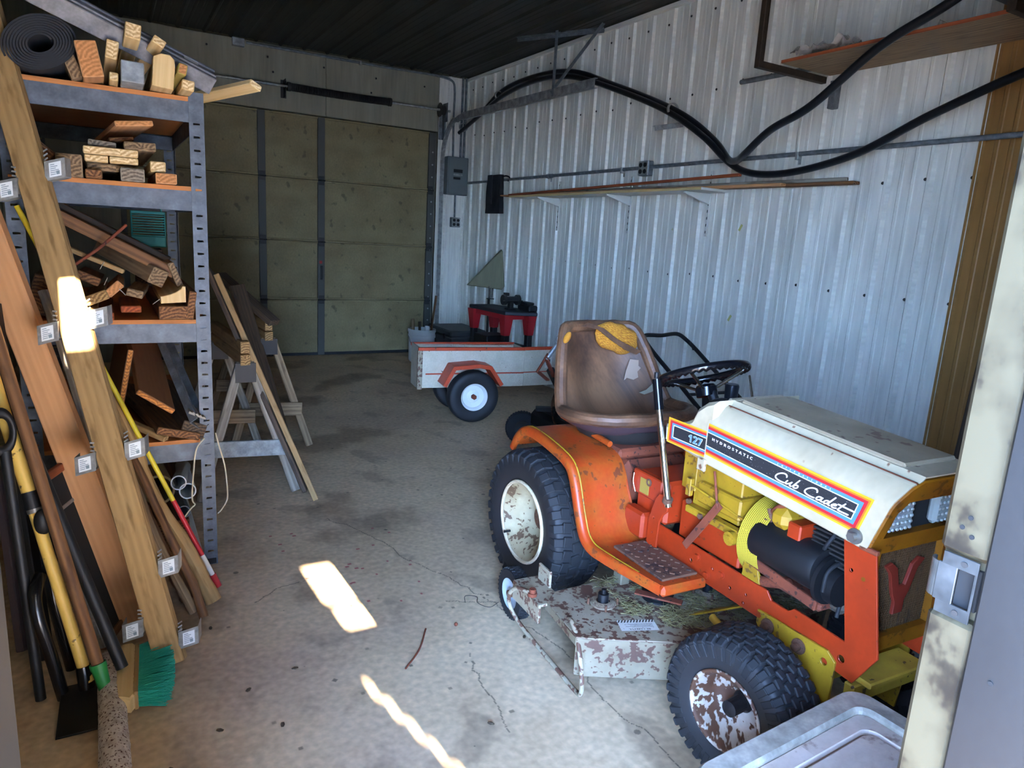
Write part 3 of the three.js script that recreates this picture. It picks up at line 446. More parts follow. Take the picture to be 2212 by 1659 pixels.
  const shell = (pts, z0, z1, t = 0.004) => { const s = new THREE.Shape([...pts, ...pts.slice().reverse().map(([x, y]) => [x * 0.98, y - t])].map(([x, y]) => new THREE.Vector2(x, y))); return new THREE.ExtrudeGeometry(s, { depth: z1 - z0, steps: 6, bevelEnabled: false }).translate(0, 0, z0); };
  const hood = add(TR, 'hood', crease(faceUV(bend(shell(full, 0.722, 1.3))), 0.5), M.hoodside, 'white tractor hood with striped decals and chipped paint');
  add(hood, 'top_panel', crease(faceUV(bend(bx(-0.105, 0.105, 0.938, 0.954, 0.76, 1.245, 0.008))), 0.4), M.hood, 'dusty raised hood centre panel');
  for (const s of [-1, 1]) { add(hood, 'trim_strip', bend(bx(s * 0.137, s * 0.129, 0.925, 0.9315, 0.722, 1.3, 0.002)), M.redbrown); add(hood, 'hood_bolt', merge([cyl(0.02, 0.006, 22).rotateZ(Math.PI / 2), hexbolt(0.012, 0.02).rotateZ(Math.PI / 2).translate(s * 0.008, 0, 0)]).translate(s * 0.193, 0.728, 1.268), M.steel); }
  add(hood, 'hinge_tab', crease(bx(-0.197, -0.186, 0.715, 0.755, 0.7, 0.735, 0.003)), M.hoodside);
  // printed decals on both sides
  const stripes = (c, w, h, pts) => { c.lineJoin = 'miter'; };
  const decal = canvasTex(2048, 400, (c, w, h) => {
    c.fillStyle = '#e2ddd0'; c.fillRect(0, 0, w, h);
    const band = (col, i) => { c.fillStyle = col; c.fillRect(0, i, w - i, h - 2 * i); };
    band('#e8a325', 0); band('#dc6f22', 22); band('#b8262e', 40); band('#4f7fa6', 72); band('#e9e7e0', 108); band('#2b2b2c', 118);
    c.fillStyle = '#e9e7e0'; c.fillRect(0, 0, 0, 0);
    c.fillStyle = '#f2f0ea'; c.font = 'bold 58px sans-serif'; c.save(); c.translate(70, 190); c.scale(1.15, 0.8); c.fillText('H Y D R O S T A T I C', 0, 0); c.restore();
    c.save(); c.transform(1, 0, -0.28, 1, 1010, 262); c.strokeStyle = '#f4f2ec'; c.lineWidth = 17; c.lineCap = 'round'; c.lineJoin = 'round';
    const S = (f) => { c.beginPath(); f(); c.stroke(); };
    const bigC = (x) => S(() => { c.moveTo(x + 120, -72); c.bezierCurveTo(x + 112, -112, x + 50, -110, x + 14, -62); c.bezierCurveTo(x - 20, -12, x + 26, 12, x + 128, 0); });
    bigC(0); S(() => { c.moveTo(150, -40); c.bezierCurveTo(128, 8, 160, 14, 196, -34); c.moveTo(202, -44); c.bezierCurveTo(190, -6, 196, 6, 218, 0); });
    S(() => { c.moveTo(262, -104); c.lineTo(234, -14); c.bezierCurveTo(246, 14, 290, 0, 286, -26); c.bezierCurveTo(282, -50, 252, -40, 242, -22); });
    bigC(370); S(() => { c.moveTo(570, -36); c.bezierCurveTo(520, -56, 506, 6, 540, 2); c.bezierCurveTo(560, -2, 568, -20, 574, -40); c.lineTo(566, -4); c.lineTo(592, 0); });
    S(() => { c.moveTo(654, -36); c.bezierCurveTo(606, -54, 592, 6, 626, 2); c.bezierCurveTo(646, -4, 662, -50, 676, -106); c.moveTo(676, -106); c.lineTo(652, -4); c.lineTo(676, 0); });
    S(() => { c.moveTo(690, -20); c.lineTo(726, -28); c.bezierCurveTo(738, -50, 700, -50, 694, -18); c.bezierCurveTo(696, 6, 724, 6, 744, -6); });
    S(() => { c.moveTo(790, -92); c.lineTo(766, -6); c.bezierCurveTo(772, 8, 800, 2, 880, 0); c.moveTo(740, -56); c.lineTo(910, -58); }); c.restore();
    c.fillStyle = '#dfe6ea'; c.font = 'bold 26px sans-serif'; 'INTERNATIONAL'.split('').forEach((q, i) => c.fillText(q, 1000 + i * 52, 101));
    for (let i = 0; i < 260; i++) { c.fillStyle = i % 3 ? 'rgba(120,112,100,0.5)' : 'rgba(210,205,195,0.6)'; c.fillRect(rnd() * w, 118 + rnd() * 160, 2 + rnd() * 9, 2 + rnd() * 6); }
  });
  const mdec = mat(0xffffff, 0.38, 0, { map: decal });
  const quad = (z0, z1, ya, yb, s) => { const g = new THREE.PlaneGeometry(z1 - z0, yb - ya, 12, 1).rotateY(s < 0 ? -Math.PI / 2 : Math.PI / 2).translate(s * 0.1912, (ya + yb) / 2, (z0 + z1) / 2); return g; };
  for (const s of [-1, 1]) { const g = bend(quad(0.728, 1.262, 0.772, 0.872, s)); add(hood, 'decal', g, mdec, 'black decal with lettering and red, orange and blue stripes'); }
  const dec2 = canvasTex(512, 256, (c, w, h) => { const bands = [['#e8a325', 0], ['#dc6f22', 14], ['#b8262e', 26], ['#4f7fa6', 46], ['#e9e7e0', 64], ['#2b2b2c', 72]]; c.fillStyle = '#e2ddd0'; c.fillRect(0, 0, w, h); for (const [col, i] of bands) { c.fillStyle = col; c.fillRect(i, i, w, h - 2 * i); } c.strokeStyle = '#dfe9f2'; c.lineWidth = 4; c.font = 'bold 100px sans-serif'; c.strokeText('127', 250, 166); c.fillStyle = '#4f7fa6'; c.font = 'bold 96px sans-serif'; c.fillText('127', 252, 164); });
  add(cowl, 'number_decal', new THREE.PlaneGeometry(0.205, 0.085).rotateY(-Math.PI / 2).translate(-0.1862, 0.8, 0.64), mat(0xffffff, 0.38, 0, { map: dec2 }), 'striped decal reading 127');
  // engine bay
  const eng = add(TR, 'engine', merge([bx(-0.09, 0.11, 0.44, 0.66, 0.92, 1.2, 0.02), bx(-0.1, 0.1, 0.44, 0.6, 0.88, 0.95, 0.01)]), M.engine, 'dark grimy engine block');
  for (let i = 0; i < 9; i++) add(eng, 'cooling_fin', bx(-0.115, 0.1, 0.575 + i * 0.013, 0.581 + i * 0.013, 1.09, 1.21, 0.001), M.darksteel);
  add(eng, 'shroud', crease(bx(-0.15, 0.05, 0.625, 0.69, 0.96, 1.03, 0.02)), M.yellow, 'yellow engine shroud');
  add(eng, 'shroud', bx(-0.145, 0.05, 0.575, 0.665, 1.03, 1.075, 0.004), M.orange, 'faded orange engine shroud');
  const sc = add(eng, 'flywheel_screen', crease(lathe([[0.0, 0.03], [0.125, 0.03], [0.134, 0.022], [0.134, -0.06]], 40)).rotateX(-Math.PI / 2).translate(-0.035, 0.545, 0.9), paintedMesh(), 'yellow perforated flywheel screen');
  const gen = add(eng, 'starter_generator', crease(lathe([[0, 0.118], [0.045, 0.118], [0.06, 0.112], [0.064, 0.1], [0.064, -0.1], [0.06, -0.112], [0.045, -0.118], [0, -0.118]], 36)).rotateX(Math.PI / 2).translate(-0.115, 0.565, 1.035), M.black, 'black starter generator drum');
  add(eng, 'terminal', merge([cyl(0.012, 0.006, 14).translate(-0.125, 0.632, 0.945), cyl(0.006, 0.04, 10).rotateX(-0.5).translate(-0.125, 0.648, 0.952)]), M.rust);
  add(eng, 'cable', tube([[-0.125, 0.66, 0.958], [-0.13, 0.685, 0.98], [-0.125, 0.71, 1.02], [-0.1, 0.74, 1.06]], 0.008, 24, 8), M.redbrown);
  add(eng, 'mount_bracket', crease(beam(V(-0.15, 0.5, 0.9), V(-0.145, 0.47, 1.16), 0.012, 0.03, V(0, 1, 0), false)), M.redbrown);
  add(eng, 'bracket_plate', crease(side([[0.9, 0.44], [0.97, 0.44], [0.95, 0.5], [0.915, 0.56], [0.9, 0.54]], 0.008, -0.15, 0.001)), M.yellow);
  add(eng, 'pulley', merge([cyl(0.068, 0.012, 32).rotateX(Math.PI / 2).translate(-0.115, 0.545, 1.165), cyl(0.05, 0.03, 32).rotateX(Math.PI / 2).translate(-0.11, 0.535, 1.19)]), M.black);
  add(eng, 'drive_belt', tube([[-0.165, 0.53, 1.185], [-0.155, 0.585, 1.185], [-0.11, 0.6, 1.185], [-0.075, 0.55, 1.185], [-0.09, 0.44, 1.185]], 0.006, 30, 6), M.rubber);
  add(eng, 'exhaust', merge([bx(-0.13, 0.0, 0.445, 0.475, 1.0, 1.16, 0.008), cyl(0.016, 0.12, 14).rotateX(1.2).translate(-0.135, 0.46, 1.0)]), M.redbrown);
  add(eng, 'spark_lead', tube([[-0.1, 0.6, 1.12], [-0.13, 0.64, 1.15], [-0.1, 0.69, 1.16]], 0.006, 16, 6), M.rubber);
  // grille casting with headlamps
  const fr = add(TR, 'grille_frame', crease(faceUV((() => { const o = [[-0.151, 0.4], [-0.153, 0.69], [-0.186, 0.705], [-0.186, 0.825], [-0.181, 0.84], [-0.146, 0.878], [-0.112, 0.895], [0.112, 0.895], [0.146, 0.878], [0.181, 0.84], [0.186, 0.825], [0.186, 0.705], [0.153, 0.69], [0.151, 0.4]]; const h1 = new THREE.Path([[-0.155, 0.73], [-0.157, 0.808], [-0.13, 0.842], [0.13, 0.842], [0.157, 0.808], [0.155, 0.73]].map(([x, y]) => new THREE.Vector2(x, y))), h2 = new THREE.Path([[-0.132, 0.44], [-0.135, 0.69], [0.135, 0.69], [0.132, 0.44]].map(([x, y]) => new THREE.Vector2(x, y))); const g = poly(o, 0.04, 0.004, [h1, h2]); const p = g.attributes.position; for (let i = 0; i < p.count; i++) p.setZ(i, p.getZ(i) + 1.283 + (p.getY(i) > 0.7 ? (p.getY(i) - 0.7) * 0.33 : 0)); g.computeVertexNormals(); return g; })())), mat(0xffffff, 0.5, 0, { map: M.yellow.map, color: 0xc9a23c }), 'yellow cast grille frame');
  add(fr, 'edge_trim', merge([bx(-0.19, -0.178, 0.7, 0.712, 1.28, 1.33, 0.002)]), M.redbrown);
  add(fr, 'lamp_recess', bx(-0.16, 0.16, 0.725, 0.845, 1.27, 1.285, 0.002), M.hole);
  for (const s of [-1, 1]) { const L = [crease(bx(s * 0.045, s * 0.15, 0.742, 0.825, 1.288, 1.315, 0.012))]; for (let i = 0; i < 6; i++) for (let k = 0; k < 5; k++) L.push(new THREE.SphereGeometry(0.007, 6, 4).scale(1, 0.7, 0.5).translate(s * (0.058 + i * 0.016), 0.753 + k * 0.0155, 1.316)); add(fr, 'headlamp', merge(L), mat(0x9a9f9a, 0.15, 0.3), 'ribbed glass headlamp'); }
  const gw2 = [bx(-0.137, 0.137, 0.43, 0.695, 1.268, 1.275, 0.001)]; for (let i = 0; i < 36; i++) gw2.push(bx(-0.137, 0.137, 0.443 + i * 0.007, 0.446 + i * 0.007, 1.275, 1.2785, 0.0005)); for (let i = 0; i < 40; i++) gw2.push(bx(-0.136 + i * 0.0069, -0.134 + i * 0.0069, 0.44, 0.69, 1.276, 1.28, 0.0005));
  add(fr, 'grille_mesh', merge(gw2), mat(0x6b5a28, 0.7, 0.2, { map: M.yellow.map }), 'dark olive perforated grille');
  add(fr, 'emblem', crease(poly([[-0.08, 0.665], [-0.055, 0.672], [-0.03, 0.655], [-0.012, 0.6], [0.012, 0.6], [0.03, 0.655], [0.055, 0.672], [0.08, 0.665], [0.055, 0.64], [0.035, 0.58], [0.02, 0.555], [0.02, 0.52], [-0.02, 0.52], [-0.02, 0.555], [-0.035, 0.58], [-0.055, 0.64]], 0.01, 0.002).translate(0, -0.03, 1.286)), mat(0x6e2114, 0.5), 'red cast emblem');
  // seat: bucket shell with torn vinyl
  const seatSkin = (off) => { const nu = 48, nv = 26, pos = [], idx = []; for (let j = 0; j <= nv; j++) for (let i = 0; i <= nu; i++) { const a = i / nu * Math.PI * 2, t = j / nv; const back = sstep(0.15, 0.8, -Math.sin(a)), ca = Math.cos(a), sa = Math.sin(a); const sq = (v, e) => Math.sign(v) * Math.pow(Math.abs(v), e); const rx = 0.272 * (1 - 0.14 * back), rz = 0.215; const rim = 0.75 + 0.305 * back + 0.014 * Math.max(0, sa); const r = Math.pow(t, 0.55); const y = 0.69 + (rim - 0.69) * Math.pow(t, back > 0.3 ? 2.1 : 3.2) - off; pos.push(sq(ca, 0.75) * rx * r * (1 + off * 0.8), y, 0.075 + sq(sa, 0.8) * rz * r * (1 + off * 0.6) - 0.06 * back * t); } for (let j = 0; j < nv; j++) for (let i = 0; i < nu; i++) { const q = j * (nu + 1) + i; idx.push(q, q + nu + 1, q + 1, q + 1, q + nu + 1, q + nu + 2); } const g = new THREE.BufferGeometry(); g.setAttribute('position', new THREE.Float32BufferAttribute(pos, 3)); g.setIndex(idx); const uv = []; for (let i = 0; i < pos.length / 3; i++) uv.push(pos[i * 3] + pos[i * 3 + 1] * 0.3, pos[i * 3 + 2] + pos[i * 3 + 1]); g.setAttribute('uv', new THREE.Float32BufferAttribute(uv, 2)); g.computeVertexNormals(); return g; };
  const vinylT = tex(256, 256, (() => { const a = tile((u, v) => fbm(u * 4, v * 4, 401, 5)), b = tile((u, v) => fbm(u * 36, v * 36, 405, 3)); return (u, v) => { let c = mix3([116, 80, 54], [58, 37, 24], clamp(0.45 + a(u, v) * 1.3 + b(u, v) * 0.4, 0, 1)); return c; }; })(), true, 0.5, 0.5);
  M.vinyl = mat(0xffffff, 0.55, 0, { map: vinylT, bumpMap: vinylT, bumpScale: 0.002, side: THREE.DoubleSide });
  M.foam = mat(0xb8892c, 0.95, 0, { map: tex(128, 128, (() => { const a = tile((u, v) => fbm(u * 9, v * 9, 431, 5)); return (u, v) => mix3([255, 236, 190], [170, 130, 80], clamp(0.4 + a(u, v) * 1.5, 0, 1)); })(), true, 0.2, 0.2) });
  const seat = new THREE.Group(); seat.name = 'seat'; seat.position.x = -0.02; seat.userData.label = 'torn brown vinyl bucket seat showing yellow foam'; TR.add(seat);
  add(seat, 'cushion', seatSkin(0), M.vinyl);
  add(seat, 'shell', seatSkin(0.022), mat(0x3d2c30, 0.6, 0, { side: THREE.DoubleSide }));
  const rimPts = []; for (let i = 0; i <= 64; i++) { const a = i / 64 * Math.PI * 2, sq = (v, e) => Math.sign(v) * Math.pow(Math.abs(v), e), back = sstep(0.15, 0.8, -Math.sin(a)), sa = Math.sin(a); rimPts.push([sq(Math.cos(a), 0.75) * 0.268 * (1 - 0.14 * back), 0.742 + 0.305 * back + 0.014 * Math.max(0, sa), 0.075 + sq(sa, 0.8) * 0.21 - 0.06 * back]); }
  const rollR = (i) => 1; add(seat, 'rolled_edge', (() => { const g = tube(rimPts, 0.026, 128, 12); const p = g.attributes.position; for (let i = 0; i < p.count; i++) { const n = 0.003 * fbm(p.getX(i) * 20, p.getY(i) * 20, p.getZ(i) * 20, 3); p.setY(i, p.getY(i) + n * 2); } g.computeVertexNormals(); return g; })(), M.vinyl);
  const foamPts = []; for (let i = 0; i <= 14; i++) { const t = i / 14; foamPts.push([-0.06 + 0.215 * t, 1.035 - 0.06 * t * t - 0.03 * t, -0.135 + 0.0 * t]); }
  add(seat, 'exposed_foam', (() => { const g = new THREE.SphereGeometry(1, 28, 18).scale(0.125, 0.062, 0.034).rotateZ(-0.28).translate(0.085, 1.0, -0.135), p = g.attributes.position; for (let i = 0; i < p.count; i++) { const n = 1 + 0.3 * fbm(p.getX(i) * 16, p.getY(i) * 16, p.getZ(i) * 16, 4); p.setXYZ(i, 0.085 + (p.getX(i) - 0.085) * n, 1.0 + (p.getY(i) - 1.0) * n, -0.135 + (p.getZ(i) + 0.135) * n); } g.computeVertexNormals(); return g; })(), M.foam, 'yellow seat foam bulging from torn vinyl');
  add(seat, 'exposed_foam', new THREE.SphereGeometry(1, 16, 10).scale(0.014, 0.026, 0.012).rotateZ(-0.5).translate(-0.2, 1.015, -0.085), M.foam);
  const flap = (pts, d, m) => crease(poly(pts, d, 0.0008));
  add(seat, 'vinyl_flap', flap([[-0.13, 1.06], [-0.05, 1.045], [0.02, 1.0], [0.1, 0.955], [0.16, 0.935], [0.185, 0.95], [0.15, 0.962], [0.05, 1.005], [-0.02, 1.05], [-0.1, 1.075]], 0.004).translate(0, 0, -0.092), M.vinyl);
  add(seat, 'vinyl_flap', flap([[0.12, 0.925], [0.165, 0.92], [0.165, 0.895], [0.178, 0.885], [0.16, 0.87], [0.165, 0.845], [0.14, 0.835], [0.105, 0.845], [0.09, 0.835], [0.1, 0.875]], 0.004).rotateX(-0.12).translate(0, 0.0, 0.03), mat(0x9a8270, 0.7));
  add(seat, 'vinyl_flap', flap([[0.12, 0.79], [0.16, 0.8], [0.2, 0.835], [0.225, 0.84], [0.22, 0.81], [0.19, 0.79], [0.15, 0.78]], 0.004).translate(0, 0, 0.0), mat(0x7c7462, 0.7));
  add(seat, 'vinyl_tear', tube([[-0.235, 0.83, -0.02], [-0.228, 0.86, -0.045], [-0.236, 0.9, -0.06], [-0.222, 0.94, -0.075], [-0.21, 0.97, -0.09]], 0.006, 24, 6), mat(0x6a4a30, 0.8));
  add(seat, 'seat_pan', crease(lathe([[0, 0.62], [0.15, 0.625], [0.2, 0.66], [0.225, 0.7]], 32)).scale(1, 1, 0.86).translate(0, 0.0, 0.08), M.darksteel);
  add(seat, 'seat_bracket', merge([bx(-0.08, 0.08, 0.6, 0.63, -0.05, 0.2, 0.004), bx(-0.05, -0.03, 0.56, 0.62, 0.0, 0.2), bx(0.03, 0.05, 0.56, 0.62, 0.0, 0.2)]), M.rust);
  // mower deck under the belly
  const deck = new THREE.Group(); deck.name = 'mower_deck'; deck.userData.label = 'rusty white mower deck littered with dry grass'; TR.add(deck);
  const dp = [[-0.565, 0.46], [-0.585, 0.68], [-0.56, 0.7], [-0.3, 0.83], [0.3, 0.86], [0.55, 0.7], [0.56, 0.46], [0.3, 0.36], [-0.24, 0.4], [-0.5, 0.41]];
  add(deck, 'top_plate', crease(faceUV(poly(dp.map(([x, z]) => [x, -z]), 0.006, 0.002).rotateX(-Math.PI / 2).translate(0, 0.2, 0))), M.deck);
  const skirt = (pts, y0, y1) => { const gs = []; for (let i = 0; i + 1 < pts.length; i++) { const [a, b] = pts[i], [c, d] = pts[i + 1], L = Math.hypot(c - a, d - b); gs.push(cbox(0.005, y1 - y0, L + 0.004, 0.0015).rotateY(Math.atan2(c - a, d - b)).translate((a + c) / 2, (y0 + y1) / 2, (b + d) / 2)); } return faceUV(merge(gs)); };
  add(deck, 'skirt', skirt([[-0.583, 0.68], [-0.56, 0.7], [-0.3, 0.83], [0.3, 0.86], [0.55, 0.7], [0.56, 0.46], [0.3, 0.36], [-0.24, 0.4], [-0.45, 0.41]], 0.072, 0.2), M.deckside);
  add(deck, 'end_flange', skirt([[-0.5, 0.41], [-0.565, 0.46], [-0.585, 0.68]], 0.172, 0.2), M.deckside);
  const bump = (x, z, n) => { add(deck, 'spindle', crease(lathe([[0.042, 0], [0.045, 0.008], [0.03, 0.012], [0.024, 0.014]], 28)).translate(x, 0.203, z), M.deck, 'white spindle flange'); add(deck, 'spindle_shaft', merge([cyl(0.018, 0.03, 18).translate(x, 0.228, z), cyl(0.008, 0.016, 10).translate(x, 0.25, z)]), M.black); for (let i = 0; i < 4; i++) { const a = i * Math.PI / 2 + 0.4; add(deck, 'stud', cyl(0.004, 0.025, 8).translate(x + 0.05 * Math.cos(a), 0.212, z + 0.05 * Math.sin(a)), M.rust); } };
  bump(-0.395, 0.545); bump(0.0, 0.62); bump(0.38, 0.545);
  add(deck, 'idler_pulley', crease(lathe([[0.055, 0], [0.055, 0.006], [0.045, 0.012], [0.055, 0.018], [0.055, 0.024], [0, 0.026]], 30)).translate(-0.19, 0.205, 0.58), M.black);
  add(deck, 'idler_arm', merge([cbox(0.032, 0.006, 0.16, 0.001).rotateY(0.7).translate(-0.225, 0.236, 0.625)]), M.redbrown);
  add(deck, 'clip', crease(cbox(0.05, 0.004, 0.04, 0.001).rotateY(0.5).translate(-0.19, 0.243, 0.585)), M.deck);
  add(deck, 'warning_label', new THREE.PlaneGeometry(0.125, 0.062).rotateX(-Math.PI / 2).rotateY(Math.PI - 0.33).translate(-0.365, 0.2045, 0.7), mat(0xffffff, 0.6, 0, { map: canvasTex(512, 256, (c, w, h) => { c.fillStyle = '#c9c2b4'; c.fillRect(0, 0, w, h); c.fillStyle = '#2c2824'; c.font = 'bold 46px serif'; c.fillText('BE CAREFUL', 110, 52); for (let i = 0; i < 5; i++) c.fillRect(50, 78 + i * 20, 300 + (i * 67) % 120, 5); for (let i = -1; i < 14; i++) { c.beginPath(); c.moveTo(i * 42, 256); c.lineTo(i * 42 + 20, 256); c.lineTo(i * 42 + 50, 196); c.lineTo(i * 42 + 30, 196); c.fill(); } for (let i = 0; i < 60; i++) { c.fillStyle = 'rgba(90,60,45,0.7)'; c.fillRect(rnd() * w, rnd() * h, 3 + rnd() * 14, 2 + rnd() * 8); } }) }), 'black and white warning label, text upside down');
  // gauge wheel on its bracket
  const gw = add(deck, 'gauge_wheel', tyreSmall(0.097, 0.05, 0.058).translate(-0.545, 0.098, 0.2), M.rubber, 'small ribbed gauge wheel');
  add(deck, 'gauge_wheel_rim', crease(lathe([[0.012, 0.0], [0.03, 0.004], [0.042, 0.012], [0.055, 0.02], [0.061, 0.023]], 28)).rotateZ(Math.PI / 2).translate(-0.545, 0.098, 0.2), mat(0xbcc6cc, 0.45, 0.2));
  add(deck, 'gauge_wheel_hub', cyl(0.014, 0.03, 14).rotateZ(Math.PI / 2).translate(-0.56, 0.098, 0.2), M.rust);
  const bk = add(deck, 'wheel_bracket', merge([bx(-0.59, -0.5, 0.19, 0.2, 0.28, 0.47, 0.002), bx(-0.51, -0.5, 0.19, 0.26, 0.3, 0.38, 0.002), bx(-0.6, -0.59, 0.13, 0.2, 0.28, 0.47, 0.002)]), M.deck, 'rust-streaked corner bracket');
  add(deck, 'bolt', merge([cyl(0.016, 0.012, 14).translate(-0.59, 0.206, 0.405), hexbolt(0.012, 0.016).translate(-0.59, 0.218, 0.405)]), M.redbrown);
  // anti-scalp hoop bar
  add(deck, 'guard_bar', tube([[-0.555, 0.205, 0.575], [-0.565, 0.215, 0.62], [-0.575, 0.19, 0.67], [-0.585, 0.14, 0.712], [-0.588, 0.07, 0.735], [-0.584, 0.03, 0.725], [-0.578, 0.018, 0.69], [-0.575, 0.02, 0.55], [-0.578, 0.03, 0.4], [-0.585, 0.05, 0.3], [-0.6, 0.09, 0.27], [-0.615, 0.15, 0.285], [-0.61, 0.195, 0.33], [-0.595, 0.21, 0.4]], 0.0075, 160, 10), M.deck, 'looped rusty guard rod');
  add(deck, 'lift_arm', merge([beam(V(-0.16, 0.21, 0.72), V(-0.12, 0.33, 0.9), 0.03, 0.006, V(0, 1, 0), false), bx(-0.02, 0.02, 0.2, 0.34, 0.5, 0.53)]), M.yellow);
  add(deck, 'height_spring', merge([cyl(0.02, 0.05, 14).rotateX(0.6).translate(-0.24, 0.29, 0.42), bx(-0.26, -0.22, 0.2, 0.26, 0.41, 0.46, 0.004)]), M.deckside);
  // dry grass lying on the deck
  const blades = []; for (let i = 0; i < 5200; i++) { const x = rr(-0.36, 0.25), z = rr(0.42, 0.84), k = fbm(x * 9, z * 9, 3, 3); if (k < -0.05 || Math.hypot(x + 0.395, z - 0.545) < 0.055 || (x < -0.3 && z > 0.66)) continue; const L = rr(0.02, 0.06); blades.push(new THREE.ConeGeometry(0.0013, L, 3, 1, true).rotateZ(Math.PI / 2 + rr(-0.25, 0.25)).rotateY(rr(0, 6.28)).translate(x, 0.205 + rr(0.001, 0.022), z)); }
  const gr2 = add(deck, 'dry_grass', merge(blades), mat(0x8f8558, 0.9, 0, { side: THREE.DoubleSide }), 'dry grass clippings'); gr2.userData.kind = 'stuff';
}
function paintedMesh() { const t = canvasTex(512, 512, (c, w, h) => { c.fillStyle = '#cdb136'; c.fillRect(0, 0, w, h); c.fillStyle = '#3a3010'; for (let j = 0; j < 32; j++) for (let i = 0; i < 32; i++) { c.beginPath(); c.arc(i * 16 + (j % 2 ? 8 : 0), j * 16 + 8, 4.4, 0, 6.3); c.fill(); } }); t.wrapS = t.wrapT = THREE.RepeatWrapping; t.repeat.set(5, 1.2); return mat(0xffffff, 0.55, 0, { map: t, side: THREE.DoubleSide }); }
function tyreSmall(R, w, rimR) { const p = [[rimR, -w / 2], [R - 0.008, -w / 2], [R - 0.003, -w * 0.4], [R - 0.003, w * 0.4], [R - 0.008, w / 2], [rimR, w / 2]]; const gs = [crease(lathe(p, 36)).rotateZ(Math.PI / 2)]; for (let i = 0; i < 36; i++) for (const k of [-1, 0, 1]) gs.push(cbox(w * 0.27, 0.006, 0.009, 0.001).rotateY(k * 0.4).translate(k * w * 0.32, R - 0.002, 0).rotateX((i + (k ? 0.5 : 0)) / 36 * Math.PI * 2)); return merge(gs); }
// ================= shelving unit with lumber =================
const SX0 = -0.29, SX1 = 0.327, SZ0 = -2.905, SZ1 = -4.22, SH = [1.825, 1.512, 1.02, 0.545];
{
  const u = thing('shelving_unit', 'blue-grey steel shelving unit with particle-board shelves stacked with lumber', 'shelf');
  // angle posts with keyhole slots
  const key = (x, y) => { const p = new THREE.Path(); p.moveTo(x - 0.011, y - 0.0045); p.lineTo(x - 0.011, y + 0.0045); p.lineTo(x + 0.011, y + 0.003); p.lineTo(x + 0.011, y - 0.003); p.lineTo(x - 0.011, y - 0.0045); return p; };
  const slots = (cx) => { const h = []; for (let y = 0.06; y < 1.81; y += 0.0465) h.push(key(cx, y)); return h; };
  const FW = 0.05, front = poly([[0, 0], [FW, 0], [FW, 1.842], [0, 1.842]], 0.002, 0, slots(FW / 2)), sideF = poly([[0, 0], [FW, 0], [FW, 1.842], [0, 1.842]], 0.002, 0, slots(FW / 2));
  for (const [x, s] of [[SX0, 1], [SX1, -1]]) for (const [z, q] of [[SZ0, -1], [SZ1, 1]]) {
    const a = front.clone(), b = sideF.clone().rotateY(Math.PI / 2); if (s < 0) a.translate(-FW, 0, 0); if (q > 0) b.translate(0, 0, FW);
    add(u, 'post', merge([a.translate(x, 0, z), b.translate(x, 0, z)]), M.shelfmetal, 'slotted blue-grey steel post');
    add(u, 'foot', bx(x - 0.002, x + s * 0.054, 0, 0.03, z + 0.002, z + q * 0.054, 0.004), M.black);
  }
  for (const y of SH) {
    for (const z of [SZ0 - 0.006, SZ1 + 0.006]) add(u, 'beam', merge([bx(SX0 + 0.004, SX1 - 0.004, y - 0.088, y - 0.014, z - 0.002, z + 0.002, 0.001), bx(SX0 + 0.004, SX1 - 0.004, y - 0.022, y - 0.019, z, z - Math.sign(z + 3.5) * 0.03, 0.001)]), M.shelfmetal, 'blue-grey steel shelf beam');
    for (const x of [SX0 + 0.006, SX1 - 0.006]) add(u, 'beam', bx(x - 0.002, x + 0.002, y - 0.088, y - 0.014, SZ1 + 0.01, SZ0 - 0.01, 0.001), M.shelfmetal);
    add(u, 'shelf_board', bx(SX0 + 0.009, SX1 - 0.009, y - 0.016, y, SZ1 + 0.012, SZ0 - 0.002, 0.001, 0, true), W.particle, 'orange-brown particle-board shelf');
  }
}
let lumberGroups = ['lumber on the top shelf', 'lumber on the second shelf', 'scrap wood on the third shelf', 'boards on the bottom shelf'];
